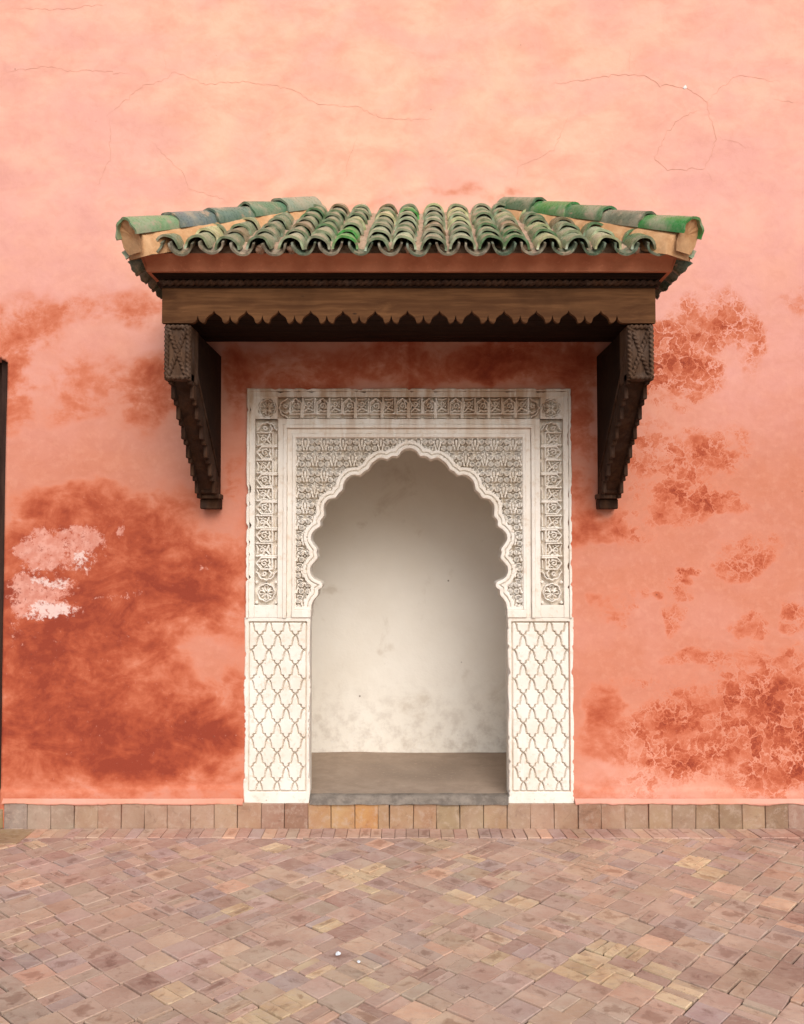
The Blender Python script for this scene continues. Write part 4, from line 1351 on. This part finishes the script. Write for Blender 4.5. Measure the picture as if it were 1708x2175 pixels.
def barrel(name, r0, r1, length, th, seed, seg=14, nl=4, arc=180, flip=1):
    """half-barrel tile: axis along +Y (lower end at 0), open side down (flip=1) or up"""
    rr = random.Random(seed)
    V, F = [], []
    ph = [rr.uniform(0, 6.28) for _ in range(4)]
    for li in range(nl + 1):
        t = li / nl
        r = r0 + (r1 - r0) * t
        for side in (0, 1):
            for k in range(seg + 1):
                a = R(90 - arc / 2 + arc * k / seg)
                rad = (r if side == 0 else r - th) + 0.0016 * math.sin(3 * a + ph[0] + t * 2) + 0.0012 * math.sin(5 * a + ph[1] - t * 3)
                y = length * t
                if li == 0: y += 0.005 * math.sin(2 * a + ph[2]) + 0.004 * math.sin(7 * a + ph[3])
                V.append((rad * math.cos(a), y, flip * rad * math.sin(a)))
    row = 2 * (seg + 1)
    for li in range(nl):
        for k in range(seg):
            o0 = li * row + k; o1 = o0 + row
            F.append((o0, o0 + 1, o1 + 1, o1))
            i0 = li * row + seg + 1 + k; i1 = i0 + row
            F.append((i0 + 1, i0, i1, i1 + 1))
        for k in (0, seg):
            o0 = li * row + k; i0 = li * row + seg + 1 + k
            q = (o0, o0 + row, i0 + row, i0)
            F.append(q if k == 0 else q[::-1])
    for li in (0, nl):
        for k in range(seg):
            o0 = li * row + k; i0 = li * row + seg + 1 + k
            q = (o0, i0, i0 + 1, o0 + 1)
            F.append(q if li == 0 else q[::-1])
    if flip < 0: F = [f[::-1] for f in F]
    me = make_mesh(name, V, F, True)
    me.materials.append(GLAZE)
    try:
        me.set_sharp_from_angle(angle=R(45))
    except Exception:
        pass
    return me
COVERS = [barrel('cover_tile', 0.0625 + 0.002 * (k % 3 - 1), 0.053, 0.235, 0.011, 10 + k) for k in range(5)]
PANS = [barrel('pan_tile', 0.058, 0.052, 0.26, 0.010, 30 + k, flip=-1, arc=176) for k in range(4)]
HIPS = [barrel('hip_tile', 0.074, 0.060, 0.305, 0.012, 50 + k, seg=18, arc=200) for k in range(3)]

GREENS = [((0.182, 0.225, 0.139), 30), ((0.261, 0.285, 0.178), 22), ((0.111, 0.195, 0.092), 16), ((0.475, 0.473, 0.264), 14),
          ((0.372, 0.413, 0.271), 12), ((0.634, 0.562, 0.310), 9), ((0.071, 0.307, 0.066), 3), ((0.222, 0.158, 0.092), 7)]
def green():
    t = random.uniform(0, sum(w_ for c, w_ in GREENS))
    for c, w_ in GREENS:
        t -= w_
        if t <= 0: break
    k = random.uniform(0.85, 1.15)
    return (*[min(1, x * k) for x in c], 1)

def tile_obj(name, me, M, colr):
    o = bpy.data.objects.new(name, me)
    col.objects.link(o)
    adopt(o, can)
    o.matrix_basis = M
    o.color = colr
    return o
def frame(origin, along, up):
    y = Vector(along).normalized(); z = Vector(up); z = (z - y * z.dot(y)).normalized(); x = y.cross(z)
    return Matrix.Translation(origin) @ Matrix(((x.x, y.x, z.x, 0), (x.y, y.y, z.y, 0), (x.z, y.z, z.z, 0), (0, 0, 0, 1)))
def jitter(a=0.02):
    return Matrix.Rotation(random.gauss(0, a), 4, 'Z') @ Matrix.Rotation(random.gauss(0, a * 1.6), 4, 'Y') @ Matrix.Rotation(random.gauss(0, a * .5), 4, 'X')

EAVES = [-1.1205, -.9769, -.842, -.6919, -.5461, -.4243, -.2981, -.1479, -.0261, .1131, .2459, .3808, .4939, .6462, .7789, .9182, 1.0813]
nF = Vector((0, -st_, ct)); tF = Vector((0, ct, st_))
EXPO = 0.168
for ci, xe in enumerate(EAVES):
    tmax = SL - 0.02
    if abs(xe) > RXR: tmax = min(tmax, (RXE - abs(xe)) / (RXE - RXR) * SL - 0.03)
    k = 0
    while k * EXPO < tmax - 0.03:
        s_ = k * EXPO + random.gauss(0, 0.006)
        x = xe + 0.03 * s_ / SL + random.gauss(0, 0.002)
        n_ = 0.004 + random.gauss(0, 0.002)
        p = Vector((x, EY, EZ)) + tF * (s_ + (0.004 if k else 0)) + nF * n_
        tilt = Matrix.Rotation(R(-3.4), 4, 'X')
        fit = min(1.0, max(0.25, (tmax + 0.045 - s_) / 0.235)) if abs(xe) > RXR else 1.0
        tile_obj('cover_tile', random.choice(COVERS), frame(p, tF, nF) @ tilt @ jitter(0.013) @ Matrix.Diagonal((1, fit, 1, 1)), green())
        k += 1
px = [EAVES[0] - 0.070] + [(a + b) / 2 for a, b in zip(EAVES[:-1], EAVES[1:])] + [EAVES[-1] + 0.070]
for x in px:
    p = Vector((x, EY - 0.020, EZ - 0.004)) + nF * (0.030 + random.gauss(0, .002))
    tile_obj('pan_tile', random.choice(PANS), frame(p, tF, nF) @ jitter(0.012), (0.09, 0.125, 0.085, 1) if random.random() < .6 else (0.20, 0.165, 0.125, 1))
# bedding lumps under some of the front tiles
for x in [EAVES[3], EAVES[4], EAVES[7] + .05, EAVES[8] + 0.03, EAVES[9] + .04, EAVES[16] - .03, EAVES[12] + 0.05]:
    rr = random.Random(int(x * 1000))
    V, F = [], []
    nu, nv = 10, 7
    for i in range(nv + 1):
        for k in range(nu):
            th_ = math.pi * i / nv; ph_ = 6.2832 * k / nu
            rad = rr.uniform(0.75, 1.15)
            V.append((x + 0.026 * rad * math.sin(th_) * math.cos(ph_), EY + 0.036 + 0.030 * rad * math.sin(th_) * math.sin(ph_), EZ + 0.016 + 0.022 * rad * math.cos(th_)))
    for i in range(nv):
        for k in range(nu):
            F.append((i * nu + k, (i + 1) * nu + k, (i + 1) * nu + (k + 1) % nu, i * nu + (k + 1) % nu))
    add('mortar_lump', make_mesh('mortar_lump', V, F, False), MORTAR, can)

# side slopes
for s in (-1, 1):
    tS = Vector((-s * cs, 0, ss)); nS = Vector((s * ss, 0, cs))
    cols_y = [-0.05 - 0.134 * i for i in range(7)]
    for i, y in enumerate(cols_y):
        t_end = min(SLs - 0.02, (y - EY) / (-EY) * SLs - 0.03)
        k = 0
        while k * EXPO < t_end - 0.02 or k == 0:
            p = Vector((s * (RXE + 0.040), y + random.gauss(0, .003), EZ - 0.030)) + tS * (k * EXPO) + nS * 0.004
            fit = min(1.0, max(0.35, (t_end + 0.09 - k * EXPO) / 0.235))
            tile_obj('cover_tile', random.choice(COVERS), frame(p, tS, nS) @ Matrix.Rotation(R(-2.2), 4, 'X') @ jitter(0.015) @ Matrix.Diagonal((1, fit, 1, 1)), green())
            k += 1
        if i == 6: continue
        p = Vector((s * (RXE + 0.046), y - 0.067, EZ - 0.046)) + nS * 0.030
        fit = min(1.0, max(0.4, (t_end + 0.06) / 0.26))
        tile_obj('pan_tile', random.choice(PANS), frame(p, tS, nS) @ jitter(0.012) @ Matrix.Diagonal((1, fit, 1, 1)), (0.075, 0.11, 0.085, 1))

# hips
HCOL = {-1: [(0.20, 0.31, 0.16), (0.125, 0.165, 0.17), (0.12, 0.19, 0.155), (0.10, 0.20, 0.12), (0.20, 0.27, 0.20)],
        1: [(0.045, 0.225, 0.05), (0.115, 0.135, 0.09), (0.065, 0.180, 0.075), (0.045, 0.225, 0.055), (0.07, 0.15, 0.08)]}
for s in (-1, 1):
    Cc = Vector((s * 1.290, -1.005, 3.002)); Rr = Vector((s * 0.560, 0.0, 3.520))
    d = Rr - Cc; L = d.length; d.normalize()
    up = Vector((0, 0, 1))
    side = d.cross(up).normalized(); upv = side.cross(d)
    # plaster saddle under the hip tiles
    V, F = [], []
    nl = 40
    prof = [(-0.086, -0.115), (-0.074, -0.03), (-0.050, -0.008), (-0.030, 0.015), (0.030, 0.015), (0.050, -0.008), (0.074, -0.03), (0.086, -0.115)]
    for i in range(nl + 1):
        q = Cc + d * (0.035 + (L - 0.035) * i / nl)
        for k, (a, b) in enumerate(prof):
            nn = (float(fbm(np.array([i * 0.55 + 3 * s]), np.array([k * 1.7 + 4]), 7, 3)[0]) - 0.5) * 0.022
            V.append(q + side * (a + (nn if abs(a) > .05 else 0)) + upv * (b + nn * .4))
    m = len(prof)
    for i in range(nl):
        for k in range(m - 1):
            F.append((i * m + k, i * m + k + 1, (i + 1) * m + k + 1, (i + 1) * m + k))
    F.append(tuple(range(m))[::-1])
    mb = MB(); mb.raw(V, F)
    mb.build('hip_plaster', HIPPLASTER, can, True)
    step = (L - 0.02) / 5
    for k in range(5):
        p = Cc + d * (k * step) + upv * (-0.002 + random.gauss(0, .003))
        M = frame(p, d, upv) @ Matrix.Rotation(R(-1.6), 4, 'X') @ jitter(0.014)
        o = tile_obj('hip_tile', HIPS[k % 3], M, (*HCOL[s][k], 1))
        if k == 0:   # clay plug closing the lowest tile
            PV = [(0.066 * math.cos(math.pi * i / 12), 0.016 + 0.003 * math.sin(i * 2.3), 0.066 * math.sin(math.pi * i / 12)) for i in range(13)] + [(-0.068, 0.017, -0.05), (-0.050, 0.020, -0.088), (0.050, 0.020, -0.088), (0.068, 0.017, -0.05)]
            nv = len(PV)
            pl = bpy.data.objects.new('end_plug', make_mesh('end_plug', PV + [(0, 0.026, -0.01)], [((i + 1) % nv, i, nv) for i in range(nv)]))
            pl.data.materials.append(HIPPLASTER)
            col.objects.link(pl); pl.parent = o

# brackets ---------------------------------------------------------
for s in (-1, 1):
    br = empty('bracket', (s * 1.115, -0.38, 1.78))
    adopt(br, can)
    xo, xi = s * 1.166, s * 1.054       # outer, inner face
    x0, x1 = sorted((xo, xi))
    # web with its long slanting edge
    web = MB()
    web.prism_x([(0.0, 2.650), (-0.735, 2.650), (-0.735, 2.42), (-0.135, 1.875), (-0.085, 1.875), (-0.085, 1.80), (0.0, 1.80)][::-1], x0 + 0.014, x1 - 0.014)
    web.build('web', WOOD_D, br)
    # slanted strip along the lower edge with a bead on its inner side
    st = MB()
    dirv = Vector((0, 0.60, -0.545)).normalized(); nrm = Vector((0, -dirv.z * -1, 0))
    up2 = Vector((0, dirv.z * -1, dirv.y)).normalized()      # outward (down/front) normal is -up2
    A0 = Vector((0, -0.735, 2.45)); B0 = Vector((0, -0.105, 1.878))
    prof = [(A0.y, A0.z - 0.045), (A0.y, A0.z + 0.085), (B0.y + 0.02, B0.z + 0.085), (B0.y + 0.02, B0.z - 0.02), (B0.y, B0.z - 0.035)]
    st.prism_x(prof[::-1], x0 + 0.006, x1 - 0.006)
    st.build('strut', WOOD_B, br)
    for xx in (x0 + 0.004, x1 - 0.004):
        MB().tube([(xx, A0.y, A0.z + 0.085), (xx, B0.y + 0.01, B0.z + 0.085)], 0.0075, 8).build('bead', WOOD_B, br, True)
    # stepped teeth down both lower edges
    NT = 13
    for xx, sd_ in ((xo, 1), (xi, -1)):
        for k in range(NT):
            t = (k + 0.5) / NT
            c = Vector((0, A0.y, A0.z - 0.05)).lerp(Vector((0, B0.y, B0.z - 0.045)), t)
            hgt = 0.050 if k % 2 else 0.034
            xa, xb = sorted((xx, xx - s * sd_ * 0.020))
            pz = c.z - 0.012 if k % 2 else c.z
            MB().box(xa, xb, c.y - 0.026, c.y + 0.030, pz - hgt / 2, pz + hgt / 2 + 0.02, 0.003).build('tooth', WOOD_B, br)
    # foot blocks at the wall
    MB().box(x0 + 0.004, x1 - 0.004, -0.150, -0.06, 1.865, 1.985, 0.004).build('foot_block', WOOD_B, br)
    MB().box(x0 - 0.004, x1 + 0.002, -0.120, 0.0, 1.838, 1.864, 0.003).build('foot_block', WOOD_C, br)
    MB().box(x0 + 0.003, x1 - 0.003, -0.090, 0.0, 1.781, 1.837, 0.005).build('foot_block', WOOD_B, br)
    # carved front block
    xa, xb = sorted((s * 1.180, s * 1.054))
    za, zb = 2.378, 2.645
    fb = MB().box(xa, xb, -0.757, -0.60, za, zb, 0.003).build('front_block', WOOD_C, br)
    yf = -0.760
    e = 0.0115
    for (p, q) in (((xa + e, za + e), (xb - e, za + e)), ((xa + e, zb - e), (xb - e, zb - e)), ((xa + e, za + e), (xa + e, zb - e)), ((xb - e, za + e), (xb - e, zb - e)),
                   ((xa + e * 1.8, za + e * 1.8), (xb - e * 1.8, zb - e * 1.8)), ((xb - e * 1.8, za + e * 1.8), (xa + e * 1.8, zb - e * 1.8))):
        MB().rope((p[0], yf, p[1]), (q[0], yf, q[1]), 0.0100, 0.022, 0.26).build('carved_rope', WOOD_C, br, True)

# ------------------------------------------------------------------ door at the left edge
door = tag(empty('door', (-2.77, 0.16, 0.10)), 'dark brown plank door in a plastered opening at the far left', 'door')
for k in range(6):
    x0 = -3.26 + k * 0.163
    MB().box(x0 + 0.002, x0 + 0.161, 0.14, 0.18, 0.11, 2.66, 0.004).build('plank', WOOD_DOOR, door)
MB().box(-2.345, DOOR_X + 0.03, 0.05, 0.135, 0.11, 2.66, 0.004).build('door_post', WOOD_DOOR, door)
b = MB().box(-3.26, DOOR_X + 0.02, -0.02, 0.32, -0.004, 0.108, 0.006)
me = make_mesh('door_sill', b.v, b.f); set_tint(me, (0.30, 0.21, 0.10))
add('door_sill', me, CLAY_P, door)
# flat ochre slab in front of the door
th_me = MB().box(-2.62, -2.07, -0.285, -0.055, -0.01, 0.010, 0.004)
me = make_mesh('threshold_slab', th_me.v, th_me.f); set_tint(me, (0.34, 0.235, 0.125))
add('threshold_slab', me, CLAY_P, pavement)

# ------------------------------------------------------------------ litter
for (x, y, r, lab) in ((-0.274, -1.52, 0.013, 'larger of two small white scraps of paper lying on the paving'), (-0.19, -1.583, 0.008, 'smaller flat white scrap of paper lying on the paving')):
    n = 9
    V = []
    rr = random.Random(int(r * 1e4))
    for k in range(n):
        a = 6.2832 * k / n
        V.append((x + r * rr.uniform(.6, 1.2) * math.cos(a), y + r * rr.uniform(.5, 1.1) * math.sin(a), 0.010 + rr.uniform(0, .012) * (r / .017)))
    V.append((x, y, 0.010 + 0.016 * r / .017)); V.append((x, y, 0.006))
    F = [(k, (k + 1) % n, n) for k in range(n)] + [((k + 1) % n, k, n + 1) for k in range(n)]
    tag(add('paper_scrap', make_mesh('paper_scrap', V, F), PAPER), lab, 'litter', 'scraps of paper on the paving')
